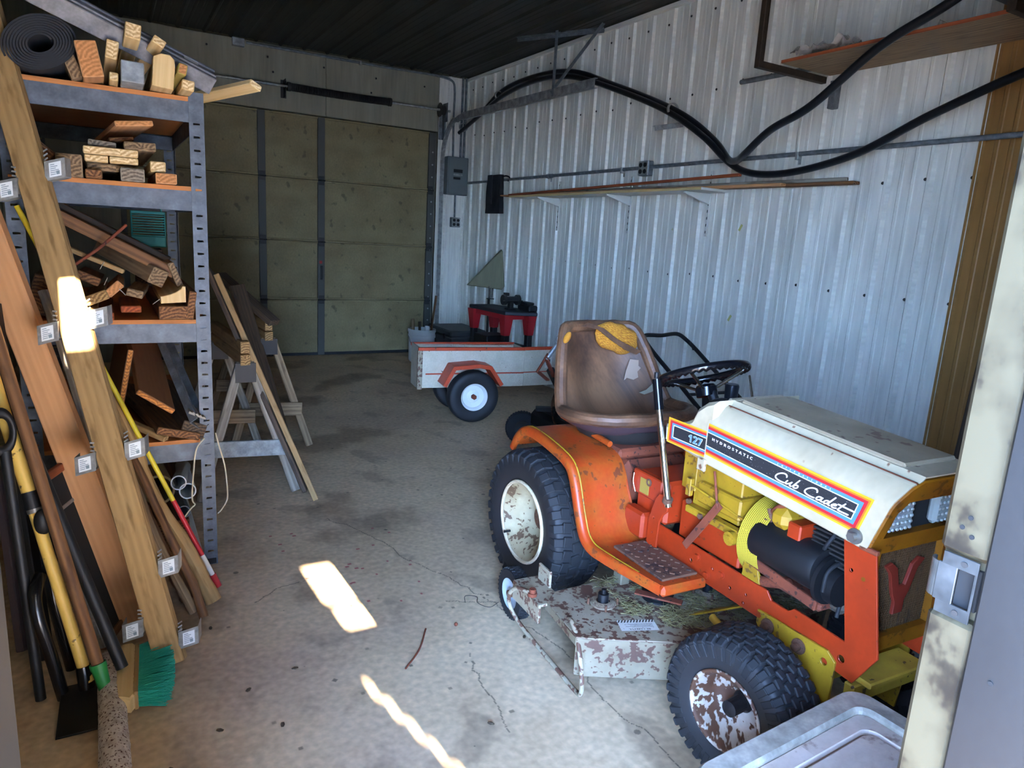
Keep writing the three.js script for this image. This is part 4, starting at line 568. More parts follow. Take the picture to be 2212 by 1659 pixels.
// board(label, kind, front end centre, back end centre, width, height, shelf, roll)
function lumber(name, label, kind, a, b, w, h, sh, roll = 0) { const g = beam(V(...a), V(...b), w, h, V(Math.sin(roll), Math.cos(roll), 0)); return one(name, label, 'lumber', g, W[kind], lumberGroups[sh]); }
{ // top shelf
  const T = SH[0];
  lumber('wood_block', 'upright reddish beam offcut beside the black mat roll, sawn top', 'fir', [-0.022, T + 0.058, -2.79], [-0.03, T + 0.058, -3.55], 0.062, 0.11, 0, -0.18);
  lumber('wood_block', 'rough bark-edged offcut between mat roll and reddish beam', 'aged', [-0.072, T + 0.042, -2.86], [-0.09, T + 0.042, -3.4], 0.035, 0.08, 0, -0.35);
  lumber('wood_block', 'short pale stud tilted behind the reddish beam', 'pine', [0.045, T + 0.105, -2.83], [0.03, T + 0.045, -3.3], 0.036, 0.06, 0, 0.15);
  lumber('wood_post', 'tallest pale post on the top shelf with weathered grey end', 'pine', [0.108, T + 0.165, -2.79], [0.06, T + 0.05, -3.5], 0.047, 0.05, 0, 0.12);
  lumber('wood_post', 'pale stud with green-stained end leaning right on top shelf', 'pine', [0.185, T + 0.148, -2.8], [0.08, T + 0.04, -3.4], 0.04, 0.026, 0, 0.5);
  lumber('wood_block', 'grey painted board end in the middle of the top shelf', 'grey', [0.1, T + 0.034, -2.77], [0.1, T + 0.034, -3.5], 0.068, 0.066, 0, 0.03).material = [mat(0xb9bcbc, 0.6, 0, { map: galvT }), mat(0xa9aeb2, 0.6, 0, { map: galvT })];
  one('rounded_board', 'pale board with rounded top corner on the top shelf', 'lumber', crease(poly([[-0.033, 0], [0.033, 0], [0.034, 0.075], [0.03, 0.098], [0.015, 0.11], [-0.012, 0.108], [-0.034, 0.094]], 0.7, 0.002).rotateZ(-0.1).translate(0.19, T + 0.004, -3.16)), W.pine[0], lumberGroups[0]);
  lumber('wood_stick', 'greenish treated stick with orange end near the shelf corner', 'pine', [0.252, T + 0.068, -2.78], [0.2, T + 0.02, -3.4], 0.028, 0.036, 0, 0.2).material = [mat(0xc9d29a, 0.8, 0, { map: W.pine[0].map }), W.fir[1]];
  lumber('wood_block', 'small squared offcut at the right corner of the top shelf', 'pine', [0.268, T + 0.02, -2.79], [0.26, T + 0.02, -3.2], 0.04, 0.034, 0, 0.1);
  lumber('wood_block', 'little pale offcut tucked left of the grey board end', 'pine', [0.045, T + 0.016, -2.8], [0.045, T + 0.016, -3.1], 0.026, 0.026, 0, 0.05);
  lumber('wood_strip', 'single batten jutting out past the right shelf post', 'pine', [0.5, T + 0.062, -2.84], [0.17, T + 0.014, -3.5], 0.05, 0.022, 0, 0.45);
  lumber('wood_strip', 'flat brown batten lying low behind the top shelf lumber', 'brown', [0.2, T + 0.012, -2.95], [0.0, T + 0.012, -3.9], 0.08, 0.02, 0);
  // rolled black mat: spiral sheet
  const pts = [], N = 300, turns = 8.5; for (let i = 0; i <= N; i++) { const a = i / N * turns * Math.PI * 2, r = 0.034 + 0.066 * i / N; pts.push([r * 1.12 * Math.cos(a), r * (0.86) * Math.sin(a) * (Math.sin(a) < 0 ? 0.92 : 1)]); }
  const inn = pts.map(([x, y]) => { const r = Math.hypot(x, y), k = (r - 0.0062) / r; return [x * k, y * k]; });
  one('rubber_mat_roll', 'rolled black ribbed rubber mat on top of the shelving', 'mat roll', poly([...pts, ...inn.reverse()], 1.0, 0).rotateZ(0.5).translate(-0.155, T + 0.092, -3.35), mat(0x202226, 0.8), undefined);
  // metal downspout lying across the top
  { const a = V(0.365, T + 0.075, -2.98), b = V(-0.62, T + 0.4, -2.72), t = thing('metal_downspout', 'long grey metal downspout lying across the top of the shelving', 'downspout'); const L = a.distanceTo(b), up = V(0.25, 0.8, 0.55);
    add(t, 'channel', orient(merge([cbox(0.085, 0.004, L, 0.001).translate(0, -0.03, 0), cbox(0.004, 0.06, L, 0.001).translate(-0.042, 0, 0), cbox(0.004, 0.06, L, 0.001).translate(0.042, 0, 0), cbox(0.085, 0.004, L, 0.001).translate(0, 0.03, 0), cbox(0.012, 0.008, L, 0.002).translate(-0.02, 0.034, 0), cbox(0.012, 0.008, L, 0.002).translate(0.02, 0.034, 0)]), a, b, up), mat(0x9b9a9e, 0.45, 0.3, { map: galvT }));
    add(t, 'end_sticker', orient(cbox(0.03, 0.001, 0.05, 0.0002).translate(0, 0.0345, -L / 2 + 0.09), a, b, up), mat(0xd8d6d2, 0.6)); }
}
{ // second shelf
  const T = SH[1], z = -2.87;
  lumber('wood_post', 'square timber end flecked with green lichen, left on second shelf', 'aged', [-0.1, T + 0.037, z + 0.01], [-0.1, T + 0.037, -3.7], 0.076, 0.074, 1);
  const lich = []; 
  lumber('wood_block', 'dark diamond-turned beam end beyond the lichen timber', 'brown', [-0.185, T + 0.068, z], [-0.19, T + 0.068, -3.6], 0.07, 0.07, 1, 0.7);
  lumber('wood_plank', 'wide pale plank, topmost of the stack beside the lichen timber', 'pine', [0.025, T + 0.094, z], [0.02, T + 0.094, -3.9], 0.165, 0.026, 1);
  lumber('wood_plank', 'narrow pale board left in the middle of the plank stack', 'pine', [-0.02, T + 0.068, z], [-0.02, T + 0.068, -3.9], 0.07, 0.022, 1);
  lumber('wood_plank', 'pale board right in the middle of the plank stack', 'pine', [0.063, T + 0.068, z], [0.063, T + 0.068, -3.8], 0.088, 0.022, 1);
  lumber('wood_plank', 'shadowed lowest plank of the second shelf stack', 'aged', [0.03, T + 0.043, -2.92], [0.03, T + 0.043, -3.8], 0.16, 0.024, 1);
  lumber('wood_block', 'knotty brown offcut low beside the lichen timber', 'brown', [-0.03, T + 0.016, z], [-0.03, T + 0.016, -3.3], 0.05, 0.03, 1);
  lumber('wood_block', 'sawn grey-brown block at front centre of second shelf', 'grey', [0.087, T + 0.0225, z + 0.02], [0.087, T + 0.0225, -3.3], 0.074, 0.044, 1);
  lumber('wood_block', 'bright pale offcut at right of the plank stack', 'pine', [0.168, T + 0.058, z], [0.168, T + 0.058, -3.4], 0.05, 0.036, 1);
  lumber('wood_block', 'tan offcut on the shelf under the bright pale one', 'fir', [0.192, T + 0.019, z + 0.02], [0.192, T + 0.019, -3.4], 0.068, 0.036, 1);
  lumber('wood_plank', 'grey weathered slab on the pale plank, left', 'grey', [0.0, T + 0.12, -2.9], [0.0, T + 0.12, -3.8], 0.085, 0.02, 1, 0.06);
  lumber('wood_plank', 'greenish old beam resting on the pale plank, right', 'aged', [0.115, T + 0.122, -2.88], [0.11, T + 0.122, -3.8], 0.1, 0.028, 1, -0.03);
  lumber('wood_strip', 'thin slat lying on the weathered slab', 'brown', [0.06, T + 0.146, -2.95], [0.02, T + 0.146, -3.8], 0.08, 0.014, 1, -0.15);
  lumber('wood_plank', 'notched board lifted at the top of second shelf pile', 'fir', [0.1, T + 0.195, -2.86], [-0.02, T + 0.166, -3.9], 0.12, 0.018, 1, -0.14);
}
{ // third shelf: a tangled pile
  const T = SH[2];
  lumber('wood_beam', 'long dark plank slanting across the third shelf', 'brown', [-0.27, 1.447, -3.02], [0.215, 1.192, -2.96], 0.075, 0.04, 2);
  lumber('wood_beam', 'second dark plank just above the slanting one', 'dark', [-0.27, 1.485, -3.1], [0.205, 1.235, -3.05], 0.06, 0.022, 2);
  lumber('wood_beam', 'thick tan beam end under the slanting plank', 'aged', [0.155, 1.178, -2.9], [-0.02, 1.262, -3.35], 0.06, 0.062, 2, 0.45);
  lumber('wood_strip', 'thin pale lath under the slanting plank', 'stained', [-0.15, 1.283, -2.93], [0.045, 1.196, -2.9], 0.03, 0.016, 2);
  one('rebar_rod', 'thin rusty rod crossing in front of the slanting plank', 'rod', tube([[-0.135, 1.195, -2.88], [-0.03, 1.276, -2.89], [0.06, 1.362, -2.91]], 0.0055, 20, 8), M.redbrown);
  one('crown_molding', 'pale crown moulding offcut with scrolled profile', 'molding', crease(poly([[-0.045, -0.028], [0.038, -0.028], [0.042, 0.03], [0.032, 0.032], [0.026, 0.022], [0.01, 0.012], [-0.01, 0.004], [-0.03, 0.0], [-0.045, -0.002]], 0.55, 0.002).rotateZ(0.06).translate(0.2, T + 0.098, -3.12)), W.pine[0], lumberGroups[2]);
  lumber('wood_plank', 'thin greenish slat standing above the moulding', 'aged', [0.212, 1.19, -2.9], [0.17, 1.21, -3.5], 0.022, 0.09, 2, -0.35);
  lumber('wood_plank', 'brown board standing on edge against the right post', 'brown', [0.262, T + 0.055, -2.89], [0.262, T + 0.055, -3.7], 0.026, 0.108, 2, 0.15);
  lumber('wood_plank', 'brown board lying flat under the moulding', 'brown', [0.2, T + 0.028, -2.885], [0.19, T + 0.028, -3.7], 0.1, 0.05, 2);
  lumber('wood_plank', 'short board with bright red-brown end at front centre', 'red', [0.06, T + 0.045, -2.86], [0.06, T + 0.014, -3.5], 0.066, 0.024, 2);
  lumber('wood_block', 'small grey block above the red-ended board', 'aged', [0.075, T + 0.098, -2.9], [0.11, T + 0.09, -3.3], 0.055, 0.028, 2, 0.25);
  lumber('wood_plank', 'orange-ended scrap with bent nails tipped on edge', 'fir', [0.01, 1.135, -2.88], [0.02, 1.12, -3.4], 0.062, 0.03, 2, -0.75);
  lumber('wood_plank', 'nail-studded dark scrap left of the orange-ended one', 'brown', [-0.068, 1.172, -2.88], [-0.06, 1.15, -3.4], 0.075, 0.03, 2, 0.42);
  lumber('wood_plank', 'grey split scrap below the nail-studded dark one', 'stained', [-0.045, 1.104, -2.87], [-0.04, 1.09, -3.4], 0.075, 0.034, 2, -0.4);
  lumber('wood_plank', 'tan scrap board lying low behind the leaning stud', 'stained', [-0.09, 1.045, -2.87], [-0.09, 1.045, -3.5], 0.09, 0.045, 2, 0.1);
  lumber('wood_plank', 'reddish low scrap between tan scrap and red-ended board', 'red', [-0.02, 1.035, -2.89], [-0.02, 1.035, -3.4], 0.05, 0.03, 2);
  lumber('wood_plank', 'broad brown slab at the far left of the third shelf', 'brown', [-0.2, 1.1, -2.95], [-0.2, 1.1, -3.8], 0.1, 0.14, 2, 0.3);
  for (const [x, y, a, l] of [[-0.03, 1.205, 0.5, 'upright nail in the dark scrap behind the leaning stud'], [-0.02, 1.15, 0.4, 'bent nail beside the orange-ended scrap'], [0.045, 1.115, -0.7, 'nail poking out below the orange-ended scrap'], [0.13, 1.083, 0.9, 'nail by the left end of the crown moulding']]) one('nail', l, 'nail', rod(V(x, y, -2.865), V(x + 0.03 * Math.sin(a), y + 0.03 * Math.cos(a), -2.86), 0.0016, 0.0016, 6), M.steel, 'loose nails');
  // teal basket hanging at the back of the shelf
  const b = thing('plastic_basket', 'teal plastic basket with thin handles at the back of the shelf', 'basket'); const mt = mat(0x1f8f86, 0.5);
  for (let i = 0; i < 9; i++) add(b, 'rib', bx(0.1, 0.25, 1.3 + i * 0.012, 1.306 + i * 0.012, -3.902, -3.896, 0.001), mt);
  add(b, 'body', merge([bx(0.1, 0.25, 1.25, 1.3, -3.902, -3.89), bx(0.1, 0.25, 1.405, 1.42, -3.902, -3.89), bx(0.1, 0.106, 1.25, 1.42, -4.0, -3.89), bx(0.244, 0.25, 1.25, 1.42, -4.0, -3.89), bx(0.1, 0.25, 1.25, 1.256, -4.0, -3.89)]), mt); add(b, 'handle', tube([[0.235, 1.41, -3.9], [0.23, 1.46, -3.9], [0.25, 1.5, -3.92]], 0.004, 20, 6), mt);
  lumber('wood_block', 'stub propping the teal basket on the third shelf', 'dark', [0.17, T + 0.11, -3.86], [0.17, T + 0.11, -4.05], 0.12, 0.22, 2);
}
{ // bottom shelf
  const T = SH[3];
  lumber('mdf_board', 'large brown fibreboard with orange sawn edge on bottom shelf', 'mdf', [0.125, 0.71, -2.88], [0.11, 0.86, -3.55], 0.155, 0.022, 3, 0.66);
  lumber('mdf_board', 'brown fibreboard standing at left of the orange-edged one', 'mdf', [0.02, 0.73, -2.98], [0.0, 0.74, -3.8], 0.02, 0.34, 3, 0.2);
  lumber('wood_slab', 'bark-edged slab lying under the fibreboard', 'brown', [0.2, 0.578, -2.88], [0.05, 0.6, -3.7], 0.16, 0.03, 3, 0.3);
  lumber('wood_slab', 'rough split log at the right end of bottom shelf', 'dark', [0.255, 0.585, -2.9], [0.2, 0.6, -3.7], 0.09, 0.06, 3, 0.35);
  lumber('wood_strip', 'splintered batten along the front of bottom shelf', 'stained', [0.155, 0.565, -2.87], [-0.02, 0.64, -3.0], 0.03, 0.022, 3);
  lumber('wood_slab', 'dark board lying low at the left of the bottom shelf', 'dark', [-0.1, 0.56, -2.93], [-0.1, 0.56, -3.9], 0.2, 0.028, 3);
  { const t = thing('metal_gutter', 'grey folded metal gutter leaning against the right shelf post', 'gutter'); const a = V(0.262, 0.6, -2.89), b = V(0.165, 0.9, -3.35), L = a.distanceTo(b), up = V(0.75, 0.6, 0.2).normalize();
    add(t, 'trough', orient(merge([cbox(0.07, 0.003, L, 0.001), cbox(0.003, 0.035, L, 0.001).translate(-0.035, 0.017, 0), cbox(0.003, 0.035, L, 0.001).translate(0.035, 0.017, 0), cbox(0.012, 0.003, L, 0.001).translate(0.04, 0.034, 0)]), a, b, up), M.galvdull); }
  one('corrugated_offcut', 'small ridged pale plastic offcut under the metal gutter', 'offcut', crease(poly([[0, 0], [0.06, -0.03], [0.062, -0.024], [0.055, -0.016], [0.05, -0.018], [0.044, -0.009], [0.038, -0.011], [0.032, -0.002], [0.026, -0.004], [0.02, 0.005], [0.014, 0.003], [0.004, 0.01]], 0.3, 0.001).translate(0.235, 0.66, -3.02)), mat(0x9a8f7c, 0.6));
}
{ // under the bottom shelf
  const pipe = (label, x, y, z, r, L, m, dx = 0, dy = 0) => { const g = crease(lathe([[r, 0], [r, L], [r * 0.85, L], [r * 0.85, 0], [r, 0]], 24)).rotateX(-Math.PI / 2); const t = one('plastic_pipe', label, 'pipe', g.rotateY(dx).rotateX(dy).translate(x, y, z), m, 'pipes under the shelving'); return t; };
  pipe('upper white plastic pipe under the bottom shelf', 0.2, 0.33, -3.02, 0.03, 0.9, M.pvc, -0.1, -0.25);
  pipe('white pipe with thick flared end beside the hanging cord', 0.233, 0.29, -3.02, 0.033, 0.9, M.pvc, -0.05, -0.2);
  pipe('grey pipe end low under the shelving', 0.215, 0.2, -3.02, 0.026, 0.9, M.galvdull, 0, -0.15);
  pipe('wide beige pipe in shadow under the shelving', 0.13, 0.28, -3.1, 0.062, 0.9, mat(0x9c8a60, 0.7), 0, -0.2);
  pipe('thin pipe end on the floor beside the yellow pole tip', 0.262, 0.018, -2.9, 0.018, 0.8, M.pvc);
  pipe('faint white pipe at left under the shelving', -0.02, 0.22, -3.1, 0.04, 0.9, M.pvc, 0, -0.15);
  one('floor_plank', 'brown board lying on the floor under the shelving', 'plank', bx(-0.2, 0.24, 0.0, 0.14, -4.0, -3.08, 0.004, 2, true), W.brown);
  const cord = (label, pts) => one('cord', label, 'cord', tube(pts, 0.0032, 60, 6), mat(0xcbbf9e, 0.8), 'white cords on the shelf post');
  cord('white cord looping down left of the shelf post', [[0.29, 0.55, -2.89], [0.262, 0.52, -2.875], [0.245, 0.42, -2.87], [0.238, 0.3, -2.87], [0.246, 0.285, -2.87], [0.235, 0.275, -2.87], [0.2, 0.225, -2.88]]);
  cord('white cord hanging at the right of the shelf post', [[0.335, 0.56, -2.92], [0.348, 0.5, -2.915], [0.365, 0.42, -2.91], [0.372, 0.28, -2.91], [0.366, 0.262, -2.91], [0.345, 0.23, -2.91], [0.335, 0.215, -2.92]]);
}
// ================= things leaning in front of the shelves =================
{
  const P = (t) => V(0.11 - 0.357 * t, 1.755 * t, -2.2 - 0.65 * t);
  const ax = P(1).sub(P(0)).normalize(), up = V(-0.35, 0.25, 1).normalize();
  const p = thing('stud_with_hangers', 'tall stained stud with metal joist hangers nailed along both edges', 'stud');
  add(p, 'stud', beam(P(0.012), P(1.32), 0.085, 0.042, up), W.stained);
  const xd = ax.clone().cross(up).normalize(); const zd = ax.clone().cross(xd).normalize();
  const sticker = canvasTex(96, 96, (c, w, h) => { c.fillStyle = '#dfe3e2'; c.fillRect(0, 0, w, h); c.fillStyle = '#7f8f96'; for (let i = 0; i < 6; i++) c.fillRect(10, 12 + i * 13, 34 + (i * 23) % 36, 5); c.fillRect(56, 60, 26, 24); });
  const ms = mat(0xffffff, 0.5, 0, { map: sticker });
  const hanger = (t, s) => { const c = P(t).addScaledVector(xd, s * 0.0425), m = new THREE.Matrix4().makeBasis(xd.clone().multiplyScalar(1), V(0, 1, 0), xd.clone().cross(V(0, 1, 0)).normalize()).setPosition(c);
    const g = merge([cbox(0.06, 0.002, 0.05, 0.0005).translate(s * 0.032, -0.03, 0), cbox(0.0015, 0.06, 0.05, 0.0005).translate(s * 0.062, 0, 0), cbox(0.061, 0.06, 0.0015, 0.0005).translate(s * 0.032, 0, 0.025), cbox(0.0015, 0.05, 0.05, 0.0005).translate(s * 0.0015, 0.004, 0), ...[0, 1, 2].map((k) => cbox(0.014, 0.005, 0.002, 0.001).rotateZ(s * 0.4).translate(s * 0.008, 0.036 + k * 0.013, 0.026))]).applyMatrix4(m);
    const h = add(p, 'joist_hanger', g, M.galv, 'galvanised joist hanger with a white sticker'); add(h, 'sticker', new THREE.PlaneGeometry(0.036, 0.044).translate(s * 0.033, 0.0, 0.0262).applyMatrix4(m), ms); };
  for (const [t, s] of [[0.595, -1], [0.6, 1], [0.372, -1], [0.374, 1], [0.172, 1], [0.089, -1], [0.05, 1], [0.84, -1], [0.857, 1], [1.09, -1]]) hanger(t, s);
}
one('stud', 'clean orange-toned stud leaning at the left of the hanger stud', 'stud', beam(V(0.02, 0.004, -2.56), V(-0.395, 1.55, -2.86), 0.1, 0.05, V(-0.3, 0.25, 1)), W.fir);
{ // long marker pole
  const a = V(0.302, 0.012, -2.68), b = V(-0.255, 1.405, -2.865), t = thing('marker_pole', 'thin yellow pole with red and white lower end and red tip', 'pole'), L = (k) => a.clone().lerp(b, k);
  const my = mat(0xd8c02a, 0.5), mr = mat(0xb8202a, 0.45), mw = mat(0xd8d4c8, 0.6);
  add(t, 'shaft', rod(L(0.255), L(1), 0.0085), my); add(t, 'red_band', rod(L(0.095), L(0.255), 0.009), mr); add(t, 'white_band', rod(L(0.03), L(0.095), 0.009), mw); add(t, 'tip', rod(L(0), L(0.036), 0.0125), mr);
}
{ // tree limbs
  const limb = (label, pts, r0, r1, kind) => { const c = curve(pts), g = new THREE.TubeGeometry(c, 60, 1, 9), p = g.attributes.position, q = new THREE.Vector3(); for (let i = 0; i <= 60; i++) { const o = c.getPointAt(i / 60), r = r0 + (r1 - r0) * i / 60; for (let k = 0; k <= 9; k++) { const n = i * 10 + k; q.fromBufferAttribute(p, n).sub(o).multiplyScalar(r * (1 + 0.35 * fbm(q.x * 3 + i * 0.25, q.y * 3, q.z * 3 + r0 * 99, 3))).add(o); p.setXYZ(n, q.x, q.y, q.z); } } g.computeVertexNormals(); const uv = g.attributes.uv, L = c.getLength(); for (let i = 0; i < uv.count; i++) uv.setXY(i, uv.getY(i) * r0 * 6.3, uv.getX(i) * L);
    const cap = new THREE.CircleGeometry(r0 * 1.02, 12).applyQuaternion(new THREE.Quaternion().setFromUnitVectors(V(0, 0, 1), c.getTangent(0).negate())).translate(...pts[0]); return one('tree_limb', label, 'branch', merge([g, cap]), W[kind][0], 'tree limbs leaning on the shelving'); };
  limb('thickest pale tree limb with rough frayed bark, nearest the marker pole', [[0.272, 0.012, -2.57], [0.2, 0.19, -2.63], [0.13, 0.33, -2.68], [0.07, 0.47, -2.72], [0.04, 0.6, -2.77], [-0.06, 0.86, -2.86]], 0.029, 0.017, 'stained');
  limb('brown smooth limb with forked foot beside the pale limb', [[0.226, 0.01, -2.47], [0.205, 0.1, -2.52], [0.14, 0.27, -2.6], [0.075, 0.45, -2.68], [0.02, 0.6, -2.76], [-0.03, 0.74, -2.86]], 0.016, 0.012, 'brown');
  limb('brown curved limb crossing behind the hanger stud foot', [[0.2, 0.01, -2.52], [0.15, 0.13, -2.56], [0.1, 0.25, -2.62], [0.065, 0.36, -2.68], [0.03, 0.5, -2.78]], 0.017, 0.013, 'aged');
  limb('gnarled bark-covered limb mostly behind the hanger stud', [[0.19, 0.015, -2.62], [0.13, 0.16, -2.66], [0.09, 0.27, -2.7], [0.06, 0.35, -2.74]], 0.026, 0.02, 'brown');
  limb('long grey gnarled limb between the two leaning studs', [[0.05, 0.01, -2.68], [-0.03, 0.35, -2.72], [-0.09, 0.62, -2.76], [-0.12, 0.78, -2.78], [-0.16, 0.98, -2.8], [-0.2, 1.13, -2.84]], 0.022, 0.018, 'grey');
  limb('thin grey limb right behind the grey gnarled one', [[0.08, 0.01, -2.7], [0.0, 0.35, -2.74], [-0.07, 0.66, -2.78], [-0.13, 0.95, -2.82], [-0.165, 1.1, -2.86]], 0.015, 0.012, 'dark');
}
one('wooden_dowel', 'thin tan wooden dowel beside the yellow pole', 'dowel', rod(V(0.24, 0.005, -2.72), V(-0.09, 0.98, -2.86), 0.009), W.stained[0]);
{ // yellow-handled shovel
  const t = thing('flat_shovel', 'black-bladed shovel with taped yellow telescoping handle', 'shovel'); const a = V(-0.122, 0.06, -2.17), b = V(-0.375, 1.25, -2.5), L = (k) => a.clone().lerp(b, k), my = mat(0xf2e4bc, 0.5, 0, { map: tex(128, 256, (() => { const n = tile((u, v) => fbm(u * 6, v * 20, 501, 4)); return (u, v) => mix3([235, 205, 120], [90, 70, 40], sstep(0.3, 0.42, n(u, v))); })(), true, 0.15, 0.5) });
  add(t, 'handle', rod(L(-0.01), L(0.44), 0.0165), my); add(t, 'handle', rod(L(0.44), L(1), 0.0185), my, 'thicker upper yellow handle'); add(t, 'sleeve', rod(L(0.415), L(0.455), 0.0205), M.black); add(t, 'clamp_ring', rod(L(0.405), L(0.417), 0.0195), M.steel);
  add(t, 'clamp_lever', new THREE.SphereGeometry(1, 16, 12).scale(0.022, 0.04, 0.02).translate(L(0.39).x + 0.014, L(0.385).y, L(0.39).z + 0.016), M.black);
  add(t, 'socket', rod(V(-0.124, 0.03, -2.165), L(0.03), 0.021, 0.02), M.blackgloss);
  add(t, 'blade', crease(poly([[-0.055, 0.0], [0.055, 0.0], [0.062, 0.02], [0.068, 0.2], [-0.068, 0.2], [-0.062, 0.02]], 0.006, 0.001).rotateX(Math.PI / 2 + 0.13).translate(-0.126, 0.033, -2.19)), mat(0x1a1a1b, 0.5, 0.3, { map: galvT }), 'black steel blade');
}
{ // long-handled tool with green ferrule
  const t = thing('green_ferrule_tool', 'brown wooden tool handle ending in a green plastic ferrule', 'tool handle'); const a = V(-0.066, 0.012, -2.09), b = V(-0.34, 1.3, -2.46), L = (k) => a.clone().lerp(b, k);
  add(t, 'handle', rod(L(0.07), L(1), 0.0165), W.brown[0]); add(t, 'ferrule', rod(L(0.02), L(0.085), 0.016, 0.021), mat(0x1f7a34, 0.5)); add(t, 'ferrule_ring', rod(L(0.078), L(0.09), 0.0225), mat(0x1f7a34, 0.5)); add(t, 'point', rod(L(0.0), L(0.02), 0.004, 0.015), mat(0x1f7a34, 0.5));
}
{ // push broom
  const t = thing('push_broom', 'push broom with teal bristles, pale wooden block and black handle', 'broom'); const a = V(-0.03, 0.08, -2.15), b = V(-0.33, 1.05, -2.47);
  add(t, 'handle', rod(a, b, 0.017), M.black);
  const g = crease(poly([[-0.02, -0.15], [0.012, -0.15], [0.022, -0.13], [0.022, 0.13], [0.012, 0.15], [-0.02, 0.13], [-0.03, 0.06], [-0.03, -0.06]], 0.05, 0.005));
  const m4 = new THREE.Matrix4().makeBasis(V(1, 0, 0.05).normalize(), V(-0.05, 0, 1).normalize(), V(0, -1, 0)).setPosition(-0.018, 0.045, -2.15);
  add(t, 'block', g.clone().applyMatrix4(m4), W.pine[0]); add(t, 'block_strip', crease(cbox(0.012, 0.26, 0.058, 0.003).translate(0.025, 0, 0).applyMatrix4(m4)), W.stained[0]);
  const br = []; for (let i = 0; i < 2200; i++) { const v = rr(-0.125, 0.125), h = rr(-0.026, 0.022), L = rr(0.075, 0.1) * (1 - 0.25 * Math.pow(Math.abs(v) / 0.125, 3)); br.push(cyl(0.0011, L, 4, 0.0014).rotateZ(-Math.PI / 2 + rr(-0.1, 0.1)).rotateX(0).translate(L / 2, 0, 0).rotateZ(v * 1.6 + rr(-0.12, 0.12)).rotateY(rr(-0.15, 0.25)).translate(0.03, v, h)); }
  const bs = add(t, 'bristles', merge(br).applyMatrix4(m4), mat(0x1fa389, 0.6), 'teal bristles'); bs.userData.kind = 'stuff';
}
{ // speckled roll lying on the floor
  const g = new THREE.CylinderGeometry(0.037, 0.034, 0.62, 28, 60), p = g.attributes.position; for (let i = 0; i < p.count; i++) { const x = p.getX(i), y = p.getY(i), z = p.getZ(i), k = 1 + 0.1 * fbm(x * 60, y * 60, z * 60, 3) + 0.1 * fbm(x * 10, y * 10, z * 10, 2); p.setXYZ(i, x * k, y, z * k); } g.computeVertexNormals();
  const st = tex(256, 512, (() => { const n = tile((u, v) => fbm(u * 34, v * 80, 601, 3)), m = tile((u, v) => fbm(u * 9, v * 16, 605, 4)); return (u, v) => mix3(mix3([214, 200, 184], [150, 132, 116], clamp(0.3 + m(u, v) * 1.2, 0, 1)), [84, 52, 40], sstep(0.16, 0.26, n(u, v))); })());
  one('fibre_roll', 'speckled off-white fibre roll lying on the concrete beside the broom', 'roll', g.rotateX(Math.PI / 2).rotateY(0.02).translate(-0.058, 0.038, -1.97), mat(0xffffff, 0.95, 0, { map: st, bumpMap: st, bumpScale: 0.004 }));
}
{ // window screens leaning
  const t = thing('window_screen', 'dark window screen with aluminium and wood frame behind the broom', 'window screen'); const A = V(-0.085, 0.006, -2.41), B = V(-0.005, 0.006, -2.62), C = V(-0.145, 0.56, -2.74), Dd = V(-0.225, 0.56, -2.53), up = V(1, 0.2, 0.4);
  add(t, 'bottom_rail', beam(A, B, 0.018, 0.028, V(-0.3, 1, 0)), W.brown); add(t, 'top_rail', beam(Dd, C, 0.018, 0.028, V(-0.3, 1, 0)), W.red); add(t, 'side_rail', beam(B, C, 0.006, 0.018, up, false), M.galv, 'aluminium side rail'); add(t, 'side_rail', beam(A, Dd, 0.006, 0.02, up, false), M.galv, 'aluminium side rail');
  const q = (k) => A.clone().lerp(Dd, k), r = (k) => B.clone().lerp(C, k); add(t, 'cross_bar', beam(q(0.8), r(0.8), 0.006, 0.012, V(-0.3, 1, 0), false), M.galv);
  const g = new THREE.BufferGeometry().setFromPoints([A, B, C, A, C, Dd]); g.computeVertexNormals(); const n = V(0.93, 0.1, 0.35).normalize().multiplyScalar(0.002); const g2 = g.clone().translate(-n.x, -n.y, -n.z); add(t, 'screen_mesh', merge([uv0(g), uv0(g2)]), mat(0x17191b, 0.8, 0, { side: THREE.DoubleSide }), 'black screen mesh');
}
function uv0(g) { g.setAttribute('uv', new THREE.Float32BufferAttribute(new Array(g.attributes.position.count * 2).fill(0), 2)); return g; }
